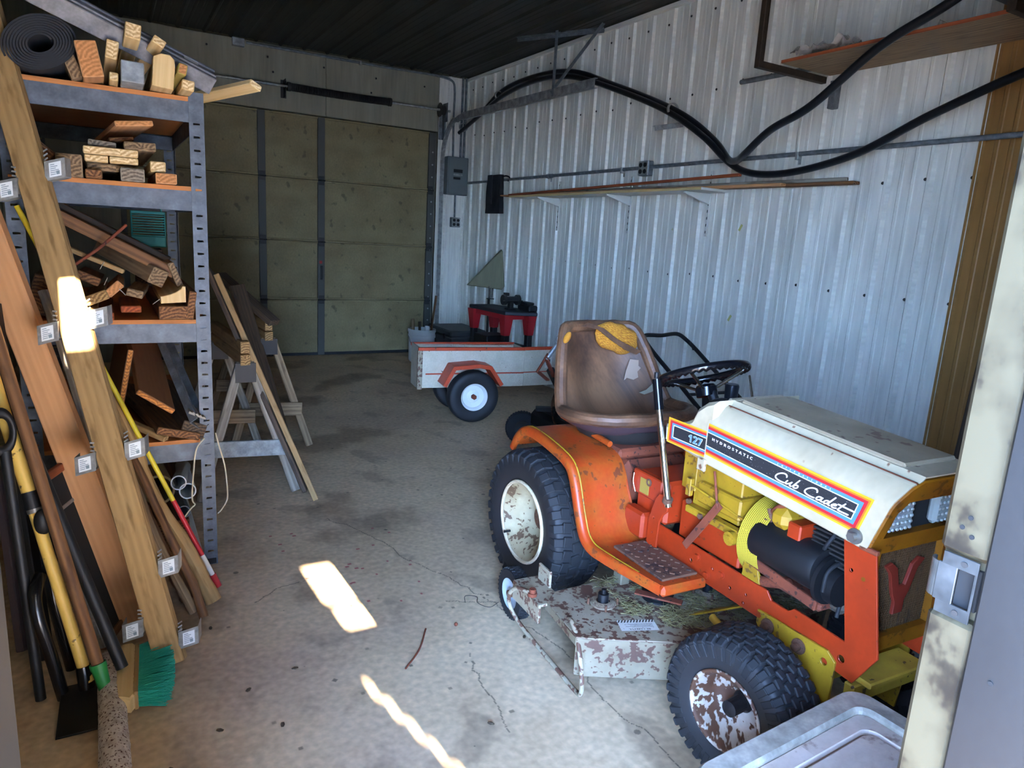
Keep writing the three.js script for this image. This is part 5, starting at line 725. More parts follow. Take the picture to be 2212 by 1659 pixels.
{
  const hose = (label, pts, r) => one('bent_pipe', label, 'pipe', tube(pts, r, 60, 14), M.blackgloss, 'black bent pipes');
  hose('glossy black bent pipe nearest the doorway, hooked at top', [[-0.222, 0.365, -2.26], [-0.232, 0.33, -2.21], [-0.228, 0.27, -2.19], [-0.205, 0.15, -2.18], [-0.182, 0.012, -2.17]], 0.017);
  hose('black bent pipe just behind the hooked one', [[-0.19, 0.42, -2.4], [-0.205, 0.34, -2.36], [-0.2, 0.25, -2.34], [-0.185, 0.14, -2.33], [-0.165, 0.012, -2.32]], 0.019);
  one('dark_board', 'narrow dark upright board at the left edge behind the black pipes', 'board', beam(V(-0.24, 0.005, -2.42), V(-0.33, 1.1, -2.74), 0.05, 0.03, V(1, 0, 0.4)), [M.black, M.black]);
  one('dark_board', 'dull purple-brown board standing furthest left behind the pipes', 'board', beam(V(-0.3, 0.005, -2.5), V(-0.345, 0.55, -2.72), 0.06, 0.025, V(1, 0, 0.6)), [mat(0x4c3f42, 0.8), mat(0x4c3f42, 0.8)]);
  const d = thing('grip_tool', 'black loop grip of a tool at the left edge of the picture', 'tool'); add(d, 'grip', new THREE.TorusGeometry(0.042, 0.012, 10, 28).scale(0.7, 1.3, 1).rotateY(0.5).translate(-0.285, 0.79, -2.3), M.black); add(d, 'shaft', rod(V(-0.28, 0.735, -2.3), V(-0.24, 0.005, -2.2), 0.014), M.black);
}
// ================= sawhorses and plank =================
function sawhorse(label, x, z, zl, kind) {
  const t = thing('sawhorse', label, 'sawhorse', 'old wooden sawhorses'); const wk = W[kind], top = 0.8;
  add(t, 'top_rail', beam(V(x, top - 0.02, z + 0.03), V(x - 0.05, top - 0.02, z - zl), 0.045, 0.06, V(0, 1, 0)), W.stained);
  add(t, 'second_rail', beam(V(x, top - 0.085, z + 0.03), V(x - 0.05, top - 0.085, z - zl), 0.05, 0.055, V(0, 1, 0)), W.stained);
  for (const q of [0, 1]) { const zz = z - q * (zl - 0.08); for (const s of [-1, 1]) add(t, 'leg', beam(V(x + s * 0.235 - q * 0.04, 0.004, zz + (q ? -0.06 : 0.06)), V(x + s * 0.02 - q * 0.04, top - 0.1, zz), 0.045, 0.034, V(0, 0.1, 1)), wk, 'weathered wooden leg');
    add(t, 'hinge_bracket', merge([bx(x - 0.05 - q * 0.04, x + 0.05 - q * 0.04, top - 0.2, top - 0.1, zz + 0.025, zz + 0.028, 0.001)]), M.darksteel);
    add(t, 'brace', beam(V(x - 0.19 - q * 0.04, 0.27, zz + 0.055), V(x + 0.19 - q * 0.04, 0.25, zz + 0.055), 0.02, 0.085, V(0, 1, 0)), q || kind === 'aged' ? W.aged : [mat(0xb8bcb8, 0.7, 0, { map: galvT }), W.grey[1]]); }
  return t;
}
sawhorse('nearer sawhorse with grey painted lower brace, beside the shelf post', 0.57, -3.68, 0.75, 'grey');
sawhorse('farther sawhorse in shadow, closer to the garage door', 0.83, -4.45, 0.8, 'aged');
one('leaning_plank', 'wide dark sheet of plywood leaning on the sawhorses, splintered edge', 'plank', beam(V(0.86, 0.004, -3.62), V(0.46, 1.13, -4.0), 0.024, 0.3, V(0.17, 0, -0.98), false), W.dark[0]);
one('wood_strip', 'thin batten along the front edge of the leaning plywood', 'lumber', beam(V(0.868, 0.004, -3.44), V(0.465, 1.13, -3.82), 0.028, 0.022, V(0.17, 0, -0.98), false), W.stained[0]);
one('leaning_batten', 'dark board leaning between the two sawhorses', 'plank', beam(V(0.9, 0.004, -4.25), V(0.66, 1.02, -4.5), 0.1, 0.03, V(0.6, 0.2, 1)), W.dark);
one('leaning_batten', 'blackened beam leaning at the top of the farther sawhorse', 'plank', beam(V(0.86, 0.8, -4.4), V(0.6, 1.06, -4.75), 0.08, 0.04, V(0, 1, 0)), W.dark);
// ================= trailer =================
{
  const t = thing('garden_trailer', 'small white steel garden trailer with orange rim and fenders', 'trailer'); fixed.add(t); t.position.set(2.36, 0, -4.7); t.rotation.y = -9 * D2R;
  const x0 = -0.4, x1 = 0.44, d = 0.24;
  add(t, 'side_panel', bx(x0, x1, 0.25, 0.55, -0.006, 0.006, 0.002, 0), M.trailer); add(t, 'side_panel', bx(x0, x1, 0.25, 0.55, -d - 0.006, -d + 0.006, 0.002, 0), M.trailer);
  add(t, 'tailgate', bx(x0 - 0.006, x0 + 0.006, 0.24, 0.56, -d, 0, 0.002), M.trailer); add(t, 'bed', bx(x0, x1, 0.25, 0.262, -d, 0, 0.002), M.trailer);
  add(t, 'front_panel', cbox(0.6, 0.31, 0.012, 0.002, 0).translate(0.3, 0, 0).rotateY(0.12).translate(x1, 0.405, 0), M.trailer, 'white front panel with a small printed plate');
  add(t, 'front_panel', bx(x1 - 0.006, x1 + 0.006, 0.25, 0.55, -d, 0, 0.002), M.trailer);
  for (const z of [0.006, -d - 0.006]) { add(t, 'top_rim', crease(bx(x0 - 0.01, x1 + 0.005, 0.535, 0.56, z - 0.012, z + 0.012, 0.004, 0)), M.trailorange); add(t, 'stripe', bx(x0 + 0.05, x1, 0.353, 0.363, z - 0.007, z + 0.007, 0.002, 0), M.trailorange); }
  add(t, 'top_rim', cbox(0.6, 0.025, 0.024, 0.004, 0).translate(0.3, 0, 0).rotateY(0.12).translate(x1, 0.548, 0), M.trailorange); add(t, 'stripe', cbox(0.6, 0.01, 0.014, 0.002, 0).translate(0.3, 0, 0).rotateY(0.12).translate(x1, 0.36, 0), M.trailorange);
  add(t, 'corner_post', bx(x0 - 0.012, x0 + 0.025, 0.24, 0.54, -0.012, 0.012, 0.003, 1), mat(0xffffff, 0.6, 0, { map: M.deck.map }));
  add(t, 'plate', new THREE.PlaneGeometry(0.07, 0.1).rotateY(0.12).translate(x1 + 0.22, 0.435, -0.0185), mat(0xffffff, 0.6, 0, { map: canvasTex(64, 96, (c, w, h) => { c.fillStyle = '#d8d4c4'; c.fillRect(0, 0, w, h); c.strokeStyle = '#6a6252'; c.strokeRect(2, 2, w - 4, h - 4); c.fillStyle = '#2a2a2a'; c.fillRect(16, 26, 9, 44); c.fillRect(38, 26, 9, 44); }) }));
  for (const s of [0, -1]) { const z = s ? -d - 0.09 : 0.09, f = add(t, 'fender', (() => { const p = [[-0.24, 0.3], [-0.17, 0.43], [0.02, 0.445], [0.11, 0.43], [0.2, 0.3]], gs = []; for (let i = 0; i < 4; i++) { const [a, b] = p[i], [c, e] = p[i + 1]; gs.push(cbox(Math.hypot(c - a, e - b) + 0.012, 0.03, 0.17, 0.0015, 0).rotateZ(Math.atan2(e - b, c - a)).translate((a + c) / 2, (b + e) / 2, z)); } return merge(gs); })(), M.trailorange, 'bent orange fender');
    const c = [0.0, 0.2, z]; add(t, 'tyre', new THREE.LatheGeometry(new THREE.SplineCurve([[0.105, -0.05], [0.15, -0.06], [0.185, -0.052], [0.198, -0.03], [0.2, 0], [0.198, 0.03], [0.185, 0.052], [0.15, 0.06], [0.105, 0.05]].map(([a, b]) => new THREE.Vector2(a, b))).getPoints(30), 40).rotateX(Math.PI / 2).translate(...c), M.sidewall); add(t, 'wheel_rim', crease(lathe([[0.0, 0.02], [0.03, 0.02], [0.05, 0.012], [0.085, 0.02], [0.095, 0.04], [0.108, 0.048], [0.11, 0.044], [0.1, -0.04]], 36)).rotateX(s ? -Math.PI / 2 : Math.PI / 2).translate(...c), mat(0xe6e4dc, 0.5), 'white wheel rim'); add(t, 'hub_nut', hexbolt(0.02, 0.04).rotateX(Math.PI / 2).translate(c[0], c[1], z + (s ? -0.03 : 0.03)), M.redbrown); }
  add(t, 'axle', cyl(0.014, d + 0.2, 12).rotateX(Math.PI / 2).translate(0, 0.2, -d / 2), M.rust); add(t, 'axle_mount', bx(-0.03, 0.03, 0.2, 0.25, -d + 0.04, -0.04), M.rust);
}
{ // tow-behind implement with raised hitch
  const t = thing('tow_implement', 'low black wheeled tow implement with raised hitch arm and eye bolt', 'implement');
  const wheel = (x, z) => { add(t, 'wheel', tyreSmall(0.115, 0.05, 0.055).rotateY(Math.PI / 2 - 0.5).translate(x, 0.115, z), M.rubber); add(t, 'wheel_disc', crease(lathe([[0, 0.012], [0.03, 0.012], [0.058, 0.022], [0.058, -0.022]], 24)).rotateX(Math.PI / 2).rotateY(-0.5 + Math.PI * 0).translate(x, 0.115, z), M.darksteel); };
  wheel(2.42, -3.98); wheel(2.86, -3.74);
  add(t, 'tray', crease(bx(2.45, 2.95, 0.13, 0.26, -3.95, -3.5, 0.03)), M.black); add(t, 'axle', rod(V(2.42, 0.115, -3.98), V(2.86, 0.115, -3.74), 0.01), M.darksteel); add(t, 'deck_bar', beam(V(2.44, 0.28, -3.85), V(2.95, 0.28, -3.6), 0.05, 0.03, V(0, 1, 0), false), M.darksteel);
  add(t, 'hitch_arm', beam(V(2.62, 0.27, -3.68), V(2.38, 0.6, -3.62), 0.04, 0.04, V(0.3, 0.1, 1), false), M.darksteel); add(t, 'brace', beam(V(2.5, 0.26, -3.72), V(2.52, 0.42, -3.66), 0.035, 0.02, V(0.3, 0.1, 1), false), M.darksteel);
  add(t, 'clevis', merge([beam(V(2.4, 0.55, -3.6), V(2.33, 0.68, -3.6), 0.012, 0.03, V(0.3, 0.1, 1), false), beam(V(2.36, 0.53, -3.6), V(2.28, 0.59, -3.6), 0.012, 0.03, V(0.3, 0.1, 1), false), rod(V(2.27, 0.585, -3.6), V(2.345, 0.7, -3.6), 0.008)]), M.redbrown); add(t, 'eye_bolt', merge([rod(V(2.335, 0.665, -3.6), V(2.405, 0.765, -3.59), 0.014), new THREE.TorusGeometry(0.022, 0.007, 10, 24).translate(2.42, 0.795, -3.59)]), M.galv, 'galvanised eye bolt'); add(t, 'cable', tube([[2.44, 0.45, -3.63], [2.4, 0.36, -3.6], [2.42, 0.25, -3.58], [2.47, 0.2, -3.55]], 0.006, 20, 6), M.rust);
}
{ // push mower behind the tractor: handle shows above the hood
  const t = thing('push_mower', 'push mower with black tubular handle standing behind the tractor hood', 'mower'); const r = 0.0135;
  const A = [3.0, 0.81, -3.5], B = [3.34, 0.822, -3.5], A2 = [2.98, 0.36, -2.72], B2 = [3.34, 0.36, -2.66];
  const mid = (p, q, k) => p.map((v, i) => v + (q[i] - v) * k);
  add(t, 'handle', tube([A2, mid(A2, A, 0.5), mid(A2, A, 0.93), mid(A, B, 0.06).map((v, i) => i === 1 ? v + 0.004 : v), mid(A, B, 0.5), mid(A, B, 0.93), mid(B, B2, 0.07), mid(B, B2, 0.5), B2], r, 140, 12), M.black, 'black U-shaped tubular handle');
  add(t, 'cross_bar', tube([mid(A, A2, 0.62), mid(mid(A, A2, 0.62), mid(B, B2, 0.62), 0.5), mid(B, B2, 0.62)], 0.01, 20, 8), M.black); add(t, 'control_lever', tube([mid(B, B2, 0.12), [3.3, 0.79, -3.36], [3.27, 0.75, -3.3]], 0.005, 16, 6), M.black);
  add(t, 'engine_cover', crease(lathe([[0, 0.12], [0.08, 0.12], [0.1, 0.1], [0.11, 0.0]], 28)).translate(3.16, 0.3, -2.4), M.black); add(t, 'fuel_cup', crease(lathe([[0, 0.09], [0.035, 0.09], [0.04, 0.08], [0.036, 0], [0, 0]], 20)).translate(3.06, 0.56, -2.75), mat(0x20242e, 0.4)); add(t, 'cup_mount', beam(V(3.06, 0.52, -2.76), V(3.0, 0.5, -2.9), 0.03, 0.08, V(0, 1, 0), false), M.black);
  add(t, 'deck', crease(bx(2.92, 3.4, 0.12, 0.3, -2.72, -2.15, 0.05)), mat(0x8a1f22, 0.5)); for (const [x, z] of [[2.9, -2.65], [3.42, -2.65], [2.9, -2.22], [3.42, -2.22]]) add(t, 'wheel', tyreSmall(0.1, 0.045, 0.05).translate(x, 0.1, z), M.rubber); add(t, 'handle_bracket', merge([bx(2.96, 3.0, 0.28, 0.37, -2.74, -2.68), bx(3.32, 3.36, 0.28, 0.37, -2.7, -2.64)]), M.darksteel);
}
// ================= far corner: bench, bucket, boxes =================
{
  const t = thing('work_bench', 'red and black folding plastic work bench in the far corner', 'work bench'); fixed.add(t); t.position.set(3.37, 0, -6.08); t.rotation.y = 0.1;
  add(t, 'table_top', crease(poly([[-0.15, -0.36], [0.13, -0.34], [0.2, 0.22], [0.12, 0.44], [-0.16, 0.3]].map(([a, b]) => [a, -b]), 0.035, 0.006).rotateX(-Math.PI / 2).translate(0, 0.685, 0)), mat(0x202226, 0.6));
  for (const [x, z] of [[-0.12, -0.3], [-0.12, 0.26], [0.13, 0.3], [0.11, -0.28]]) add(t, 'leg', crease((() => { const g = new THREE.CylinderGeometry(0.075, 0.045, 0.2, 4, 1).rotateY(Math.PI / 4); return g; })()).translate(x, 0.567, z), M.redplastic, 'red plastic leg bracket');
  for (const [x, z] of [[-0.12, -0.3], [-0.12, 0.26], [0.13, 0.3], [0.11, -0.28]]) add(t, 'lower_leg', bx(x - 0.03, x + 0.03, 0, 0.47, z - 0.03, z + 0.03, 0.006, 1), M.black);
  add(t, 'apron', merge([bx(-0.14, -0.12, 0.62, 0.668, -0.28, 0.24), bx(-0.1, 0.12, 0.62, 0.668, 0.26, 0.28)]), M.redplastic); add(t, 'tray', bx(-0.14, 0.14, 0.18, 0.42, -0.28, -0.02, 0.01), M.black); add(t, 'tray', bx(-0.13, 0.14, 0.05, 0.36, 0.03, 0.28, 0.01), M.black);
  const v = thing('bench_grinder', 'small black bench grinder standing on the work bench', 'grinder'); add(v, 'body', merge([cyl(0.035, 0.13, 18).rotateZ(Math.PI / 2).translate(3.37, 0.8, -5.9), bx(3.35, 3.39, 0.7025, 0.79, -5.93, -5.87, 0.006)]), M.black); add(v, 'base', bx(3.33, 3.41, 0.7025, 0.72, -5.95, -5.85, 0.004), M.black); for (const x of [3.295, 3.445]) add(v, 'wheel_guard', cyl(0.05, 0.03, 20).rotateZ(Math.PI / 2).translate(x, 0.8, -5.9), M.darksteel); add(v, 'tool_rest', merge([bx(3.3, 3.34, 0.84, 0.87, -5.93, -5.88), bx(3.26, 3.48, 0.79, 0.8, -5.86, -5.855)]), M.darksteel);
  const k = thing('tool_case', 'low black tool case lying on the work bench', 'case'); add(k, 'case', crease(bx(3.475, 3.575, 0.7025, 0.76, -5.95, -5.72, 0.012)), M.black); add(k, 'lid', crease(bx(3.48, 3.57, 0.7605, 0.785, -5.94, -5.78, 0.01)), M.black);
}
{
  const t = thing('triangle_board', 'olive triangular padded board on wire legs behind the work bench', 'board'); const g = poly([[-0.2, 0], [0.17, -0.035], [0.2, 0.0], [0.16, 0.36], [0.145, 0.38], [0.13, 0.36]], 0.05, 0.008);
  add(t, 'panel', crease(g.rotateY(-0.25).translate(3.4, 0.885, -6.5)), mat(0x7a765c, 0.8, 0, { map: dirtT })); for (const [x, z] of [[3.4, -6.44], [3.44, -6.48], [3.48, -6.52]]) add(t, 'wire_leg', rod(V(x, 0.76, z + 0.02), V(x + 0.01, 0.885, z), 0.004), M.darksteel); add(t, 'wire_foot', rod(V(3.38, 0.76, -6.42), V(3.52, 0.745, -6.53), 0.005), M.darksteel); add(t, 'stand', merge([bx(3.43, 3.45, 0, 0.76, -6.5, -6.48), bx(3.35, 3.55, 0, 0.02, -6.58, -6.4)]), M.darksteel);
}
{
  const b = thing('plastic_bucket', 'white five-gallon plastic bucket holding sticks by the garage door', 'bucket'); const x = 2.93, z = -7.05;
  add(b, 'body', crease(lathe([[0, 0.004], [0.125, 0.004], [0.13, 0.01], [0.143, 0.27], [0.15, 0.272], [0.15, 0.3], [0.144, 0.302], [0.146, 0.33], [0.153, 0.332], [0.153, 0.362], [0.144, 0.362], [0.138, 0.02], [0, 0.012]], 40)).translate(x, 0, z), mat(0xc4c2bb, 0.5)); add(b, 'bail', tube([[x - 0.155, 0.29, z], [x - 0.13, 0.16, z + 0.11], [x, 0.12, z + 0.165], [x + 0.13, 0.19, z + 0.11], [x + 0.155, 0.29, z]], 0.003, 40, 6), M.darksteel);
  const st = (label, dx, dz, h, r, m, lean = 0) => one('stick', label, 'stick', rod(V(x + dx, 0.013, z + dz), V(x + dx * 1.2 + lean, h, z + dz * 1.1), r), m, 'sticks in the bucket');
  st('broad wooden stick at the left in the white bucket', -0.09, 0, 0.47, 0.018, W.aged[0]); st('short dark stick in the middle of the white bucket', -0.03, 0.02, 0.44, 0.014, W.dark[0]); st('white plastic tube standing in the bucket', 0.04, 0.03, 0.395, 0.026, M.pvc); st('curved brown stick rising from the right of the bucket', 0.08, -0.02, 0.72, 0.012, W.brown[0], 0.07);
}
{ const t = thing('storage_chest', 'dark grey latched storage chest on the floor between bucket and bench', 'chest'); add(t, 'body', crease(bx(3.14, 3.56, 0, 0.3, -7.35, -6.75, 0.012)), mat(0x3d3e3c, 0.6)); add(t, 'lid', crease(bx(3.13, 3.57, 0.303, 0.375, -7.36, -6.74, 0.015)), mat(0x434441, 0.6)); for (const z of [-7.2, -6.9]) add(t, 'latch', bx(3.125, 3.138, 0.27, 0.33, z - 0.02, z + 0.02, 0.002), M.darksteel); }
// ================= right wall fittings =================
{
  const t = thing('conduit', 'grey steel conduit running along the right wall with straps', 'conduit'); const x = XR - 0.035;
  add(t, 'pipe', rod(V(x, 1.967, -7.42), V(x, 1.985, -0.6), 0.0135), M.galvdull); for (const z of [-5.7, -4.62, -2.95]) add(t, 'strap', merge([bx(x - 0.017, x + 0.02, 1.945, 1.99, z - 0.01, z + 0.01, 0.002), bx(x + 0.018, x + 0.022, 1.92, 1.99, z - 0.01, z + 0.01, 0.001)]), M.galv); add(t, 'coupling', rod(V(x, 1.971, -5.75), V(x, 1.971, -5.65), 0.018), M.galvdull);
  const outlet = (name, label, px, py, pz, face) => { const o = thing(name, label, 'outlet box'); const q = new THREE.Matrix4().makeRotationY(face).setPosition(px, py, pz); add(o, 'box', crease(cbox(0.115, 0.11, 0.055, 0.006)).applyMatrix4(q), M.galvdull); add(o, 'cover', cbox(0.108, 0.104, 0.003, 0.001).translate(0, 0, 0.03).applyMatrix4(q), M.galv); for (const a of [-1, 1]) for (const b of [-1, 1]) add(o, 'receptacle', cyl(0.017, 0.006, 18).rotateX(Math.PI / 2).translate(a * 0.025, b * 0.024, 0.033).applyMatrix4(q), M.black); return o; };
  outlet('outlet_box', 'four-socket outlet box on the conduit above the wall shelf', XR - 0.03, 1.968, -4.34, -Math.PI / 2 + 0.0);
  outlet('outlet_box', 'four-socket outlet box below the breaker panel in the corner', 3.51, 1.525, ZB + 0.045, 0);
  const p = thing('breaker_panel', 'grey electrical breaker panel mounted in the back corner', 'breaker panel'); add(p, 'cabinet', crease(bx(3.36, 3.62, 1.83, 2.245, ZB + 0.018, ZB + 0.11, 0.004)), M.panelgrey); add(p, 'door', crease(bx(3.375, 3.605, 1.845, 2.23, ZB + 0.111, ZB + 0.118, 0.003)), M.panelgrey); add(p, 'breaker_row', bx(3.435, 3.545, 2.075, 2.11, ZB + 0.1185, ZB + 0.122, 0.001), M.black); add(p, 'label_plate', bx(3.435, 3.52, 2.0, 2.025, ZB + 0.1185, ZB + 0.121, 0.001), M.black); add(p, 'plate', bx(3.435, 3.545, 2.04, 2.06, ZB + 0.1185, ZB + 0.12, 0.0005), M.galv);
  const cc = thing('ceiling_conduit', 'thin conduit bent down from the ceiling to the breaker panel', 'conduit'); add(cc, 'pipe', tube([[1.25, CE - 0.03, ZB + 0.03], [2.5, CE - 0.03, ZB + 0.03], [3.34, CE - 0.03, ZB + 0.03], [3.43, CE - 0.06, ZB + 0.03], [3.45, CE - 0.14, ZB + 0.03], [3.45, 2.7, ZB + 0.03], [3.45, 2.247, ZB + 0.05]], 0.012, 120, 10), M.galvdull); add(cc, 'junction_box', crease(bx(1.12, 1.23, CE - 0.075, CE - 0.005, ZB + 0.003, ZB + 0.06, 0.003)), M.galv); add(cc, 'strap', bx(2.36, 2.38, CE - 0.05, CE - 0.01, ZB + 0.003, ZB + 0.045), M.galv);
  for (const [x2, l] of [[3.54, 'left vertical service conduit above the breaker panel'], [3.58, 'right vertical service conduit above the breaker panel']]) one('service_conduit', l, 'conduit', rod(V(x2, 2.247, ZB + 0.055), V(x2, CE - 0.003, ZB + 0.055), 0.014), M.galvdull, 'service conduits');
  one('drop_conduit', 'short conduit from breaker panel down to the corner outlet box', 'conduit', rod(V(3.5, 1.583, ZB + 0.045), V(3.5, 1.828, ZB + 0.045), 0.011), M.galvdull);
}
{ // black bag hanging from the conduit
  const t = thing('hanging_bag', 'black cloth bag hanging from the conduit near the corner', 'bag'); const g = cbox(0.36, 0.38, 0.05, 0.012), q = g.attributes.position; const s = new THREE.BoxGeometry(0.05, 0.39, 0.36, 3, 12, 10), p = s.attributes.position; for (let i = 0; i < p.count; i++) { const y = p.getY(i), k = 0.86 - 0.38 * y; p.setZ(i, p.getZ(i) * k); p.setX(i, p.getX(i) * (1 - 0.4 * (y + 0.2)) + 0.02 * fbm(p.getZ(i) * 12, y * 4, 5, 3)); } s.computeVertexNormals(); add(t, 'body', s.translate(3.56, 1.825, -6.7), mat(0x141418, 0.9)); add(t, 'flap', crease(cbox(0.012, 0.3, 0.1, 0.004)).translate(3.522, 1.87, -6.75), mat(0x1a1a20, 0.85)); add(t, 'strap', tube([[3.555, 2.0, -6.55], [3.58, 2.005, -6.5], [3.595, 1.985, -6.46], [3.58, 1.95, -6.47]], 0.008, 20, 6), M.black);
}
{ // wall shelf on slotted standards
  const t = thing('wall_shelf', 'white laminate wall shelf on three angled brackets', 'wall shelf'); const wm = mat(0xc9c7bd, 0.5), ed = mat(0xc2a874, 0.7);
  for (const z of [-5.55, -4.52, -3.66]) { const b = add(t, 'bracket', crease(poly([[0, 0], [0.24, 0], [0.24, -0.012], [0.0, -0.075]], 0.016, 0.002).rotateY(Math.PI).translate(XR - 0.008, 1.768, z)), wm, 'white tapered shelf bracket'); add(t, 'standard', bx(XR - 0.016, XR - 0.004, 1.48, 1.92, z - 0.012, z + 0.012, 0.002, 1), wm, 'slotted shelf standard'); for (let i = 0; i < 9; i++) add(t.children[t.children.length - 1], 'slot', bx(XR - 0.0175, XR - 0.0155, 1.5 + i * 0.047, 1.518 + i * 0.047, z - 0.003, z + 0.003, 0.0003), M.hole); }
  add(t, 'shelf_board', bx(3.36, XR - 0.018, 1.77, 1.786, -4.8, -3.48, 0.001), wm, 'white laminate board'); add(t, 'shelf_board', bx(3.39, XR - 0.018, 1.77, 1.786, -6.08, -4.803, 0.001), wm, 'white laminate board'); add(t, 'board_edge', bx(3.357, 3.3597, 1.77, 1.786, -4.8, -3.48, 0.0005), ed); add(t, 'board_edge', bx(3.387, 3.3897, 1.77, 1.786, -6.08, -4.803, 0.0005), ed);
  const tr = (label, x, y, z0, z1, w, h, k, y2 = y) => one('trim_board', label, 'trim board', beam(V(x, y, z0), V(x + 0.02, y2, z1), w, h, V(0, 1, 0)), W[k], 'long trim boards on the wall shelf');
  tr('longest brown trim board lying along the wall shelf', 3.55, 1.797, -6.2, -2.52, 0.06, 0.018, 'brown'); tr('middle brown trim board stopping short of the longest', 3.48, 1.796, -6.2, -2.95, 0.05, 0.016, 'fir'); tr('front brown trim board sloping up over the cables', 3.43, 1.797, -6.15, -3.25, 0.035, 0.018, 'red', 1.86); tr('pale board piece poking out at the left end of the shelf', 3.45, 1.792, -6.3, -5.9, 0.09, 0.012, 'particle', 1.793);
  one('leaning_trim', 'grey-brown moulding strip resting behind on the wall shelf', 'trim board', beam(V(3.6, 1.815, -6.3), V(3.6, 1.815, -2.6), 0.02, 0.035, V(0, 1, 0)), W.grey);
}
for (const [y, z, l] of [[1.534, -4.0, 'scrap of yellow-green tape high on the wall, nearest the shelf bracket'], [1.545, -3.36, 'scrap of yellow-green tape under the right end of the wall shelf'], [0.947, -3.36, 'lowest scrap of yellow-green tape on the wall']]) one('tape_scrap', l, 'tape', cbox(0.001, 0.045, 0.018, 0.0003).rotateX(0.5).translate(XR - 0.0, y, z), mat(0xb8b46a, 0.7), 'tape scraps');
{ // black poly pipes looping along the wall, held by hangers
  const pipe = (label, pts) => one('poly_pipe', label, 'pipe', tube(pts, 0.021, 220, 12), mat(0x15171b, 0.3), 'black poly pipes');
  pipe('black pipe dipping lowest along the wall then rising to the right', [[3.47, 2.5, -7.45], [3.48, 2.6, -7.1], [3.47, 2.75, -6.5], [3.45, 2.795, -5.85], [3.45, 2.745, -5.26], [3.45, 2.55, -4.6], [3.46, 2.31, -3.97], [3.46, 2.11, -3.6], [3.46, 1.94, -3.36], [3.44, 1.868, -3.17], [3.44, 1.853, -2.89], [3.44, 1.93, -2.46], [3.43, 2.075, -2.1], [3.42, 2.21, -1.7], [3.4, 2.33, -1.2]]);
  pipe('black pipe bending sharply up to the ceiling at right', [[3.53, 2.56, -7.42], [3.54, 2.66, -7.1], [3.53, 2.83, -6.6], [3.52, 2.865, -5.9], [3.51, 2.8, -5.3], [3.5, 2.6, -4.68], [3.5, 2.36, -4.03], [3.5, 2.23, -3.76], [3.49, 2.06, -3.5], [3.46, 1.96, -3.37], [3.36, 1.935, -3.2], [3.26, 1.955, -3.05], [3.18, 2.05, -2.82], [3.12, 2.13, -2.53], [3.12, 2.35, -2.19], [3.12, 2.47, -1.89], [3.12, 2.68, -1.5]]);
  const tie = (label, x, y, z, n) => one('pipe_tie', label, 'tie', crease(new THREE.TorusGeometry(0.055, 0.006, 8, 24).scale(0.9, 0.75, 2).rotateY(0.1)).translate(x, y, z), mat(0x9a9a96, 0.6), 'grey pipe ties');
  tie('grey tie round both pipes near the corner', 3.505, 2.56, -7.42); tie('grey tie round the pipes near the garage track', 3.5, 2.78, -6.6); tie('grey tie round the pipes above the outlet box', 3.485, 2.335, -3.97);
  one('angle_offcut', 'slotted angle-iron arm sticking out under the pipe bend', 'angle iron', orient(merge([cbox(0.035, 0.003, 0.22, 0.0005), cbox(0.003, 0.035, 0.22, 0.0005).translate(-0.016, -0.016, 0)]), V(3.36, 2.215, -4.05), V(XR - 0.01, 2.27, -3.98), V(0, 1, 0)), M.galv);
}
{ // hanging rack with plywood shelf, top right
  const t = thing('hanging_rack', 'brown angle-iron rack hanging from the ceiling, top right', 'rack'); const mb = mat(0x4a3a2a, 0.6, 0.3, { map: galvT });
  for (const z of [-2.86, -1.62]) { add(t, 'hanger_post', bx(3.06, 3.095, 2.39, CE - 0.004, z - 0.017, z + 0.017, 0.002, 1), mb); add(t, 'arm', bx(3.06, XR - 0.012, 2.36, 2.395, z - 0.017, z + 0.017, 0.002, 0), mb); add(t, 'wall_bracket', bx(XR - 0.06, XR - 0.012, 2.21, 2.358, z + 0.08, z + 0.12, 0.002, 1), M.galvdull); }
  { const ps = thing('plywood_shelf', 'plywood sheet with orange edge lying on the hanging rack', 'plywood'); add(ps, 'sheet', bx(3.203, XR - 0.02, 2.396, 2.412, -2.82, -1.1, 0.001, 2, true), [W.aged[0], W.red[1]]); add(ps, 'edge_veneer', bx(3.2, 3.2025, 2.396, 2.412, -2.82, -1.1, 0.0005, 2), W.red[0]); }
  one('steel_pipe', 'grey pipe poking out under the hanging rack', 'pipe', rod(V(3.5, 2.4135 + 0.0155, -3.38), V(3.54, 2.4135 + 0.0155, -1.9), 0.015), M.galvdull);
  const g = new THREE.PlaneGeometry(0.16, 0.34, 14, 26).rotateX(-Math.PI / 2), p = g.attributes.position; for (let i = 0; i < p.count; i++) p.setY(i, 0.03 + 0.07 * Math.abs(fbm(p.getX(i) * 14, p.getZ(i) * 12, 3, 3)) * 2); g.computeVertexNormals();
  one('plastic_bag', 'crumpled translucent plastic bag on the hanging shelf', 'bag', g.translate(3.3, 2.413, -2.62), new THREE.MeshPhysicalMaterial({ color: 0xd8cfc6, roughness: 0.35, transmission: 0.45, thickness: 0, side: THREE.DoubleSide }));
  one('wood_shim', 'small grey wood chip standing on the hanging shelf edge', 'chip', crease(poly([[0, 0], [0.06, 0], [0.05, 0.03]], 0.02, 0.002).rotateY(Math.PI / 2).translate(3.24, 2.413, -1.95)), W.grey[0]);
  const t2 = thing('ceiling_bracket', 'dark angle bracket at the top right corner above the rack', 'bracket'); add(t2, 'post', bx(3.02, 3.06, 2.44, CE - 0.004, -1.7, -1.66, 0.002, 1), M.darksteel); add(t2, 'arm', bx(3.02, 3.3, 2.42, 2.455, -1.7, -1.655, 0.002, 0), M.darksteel);
}
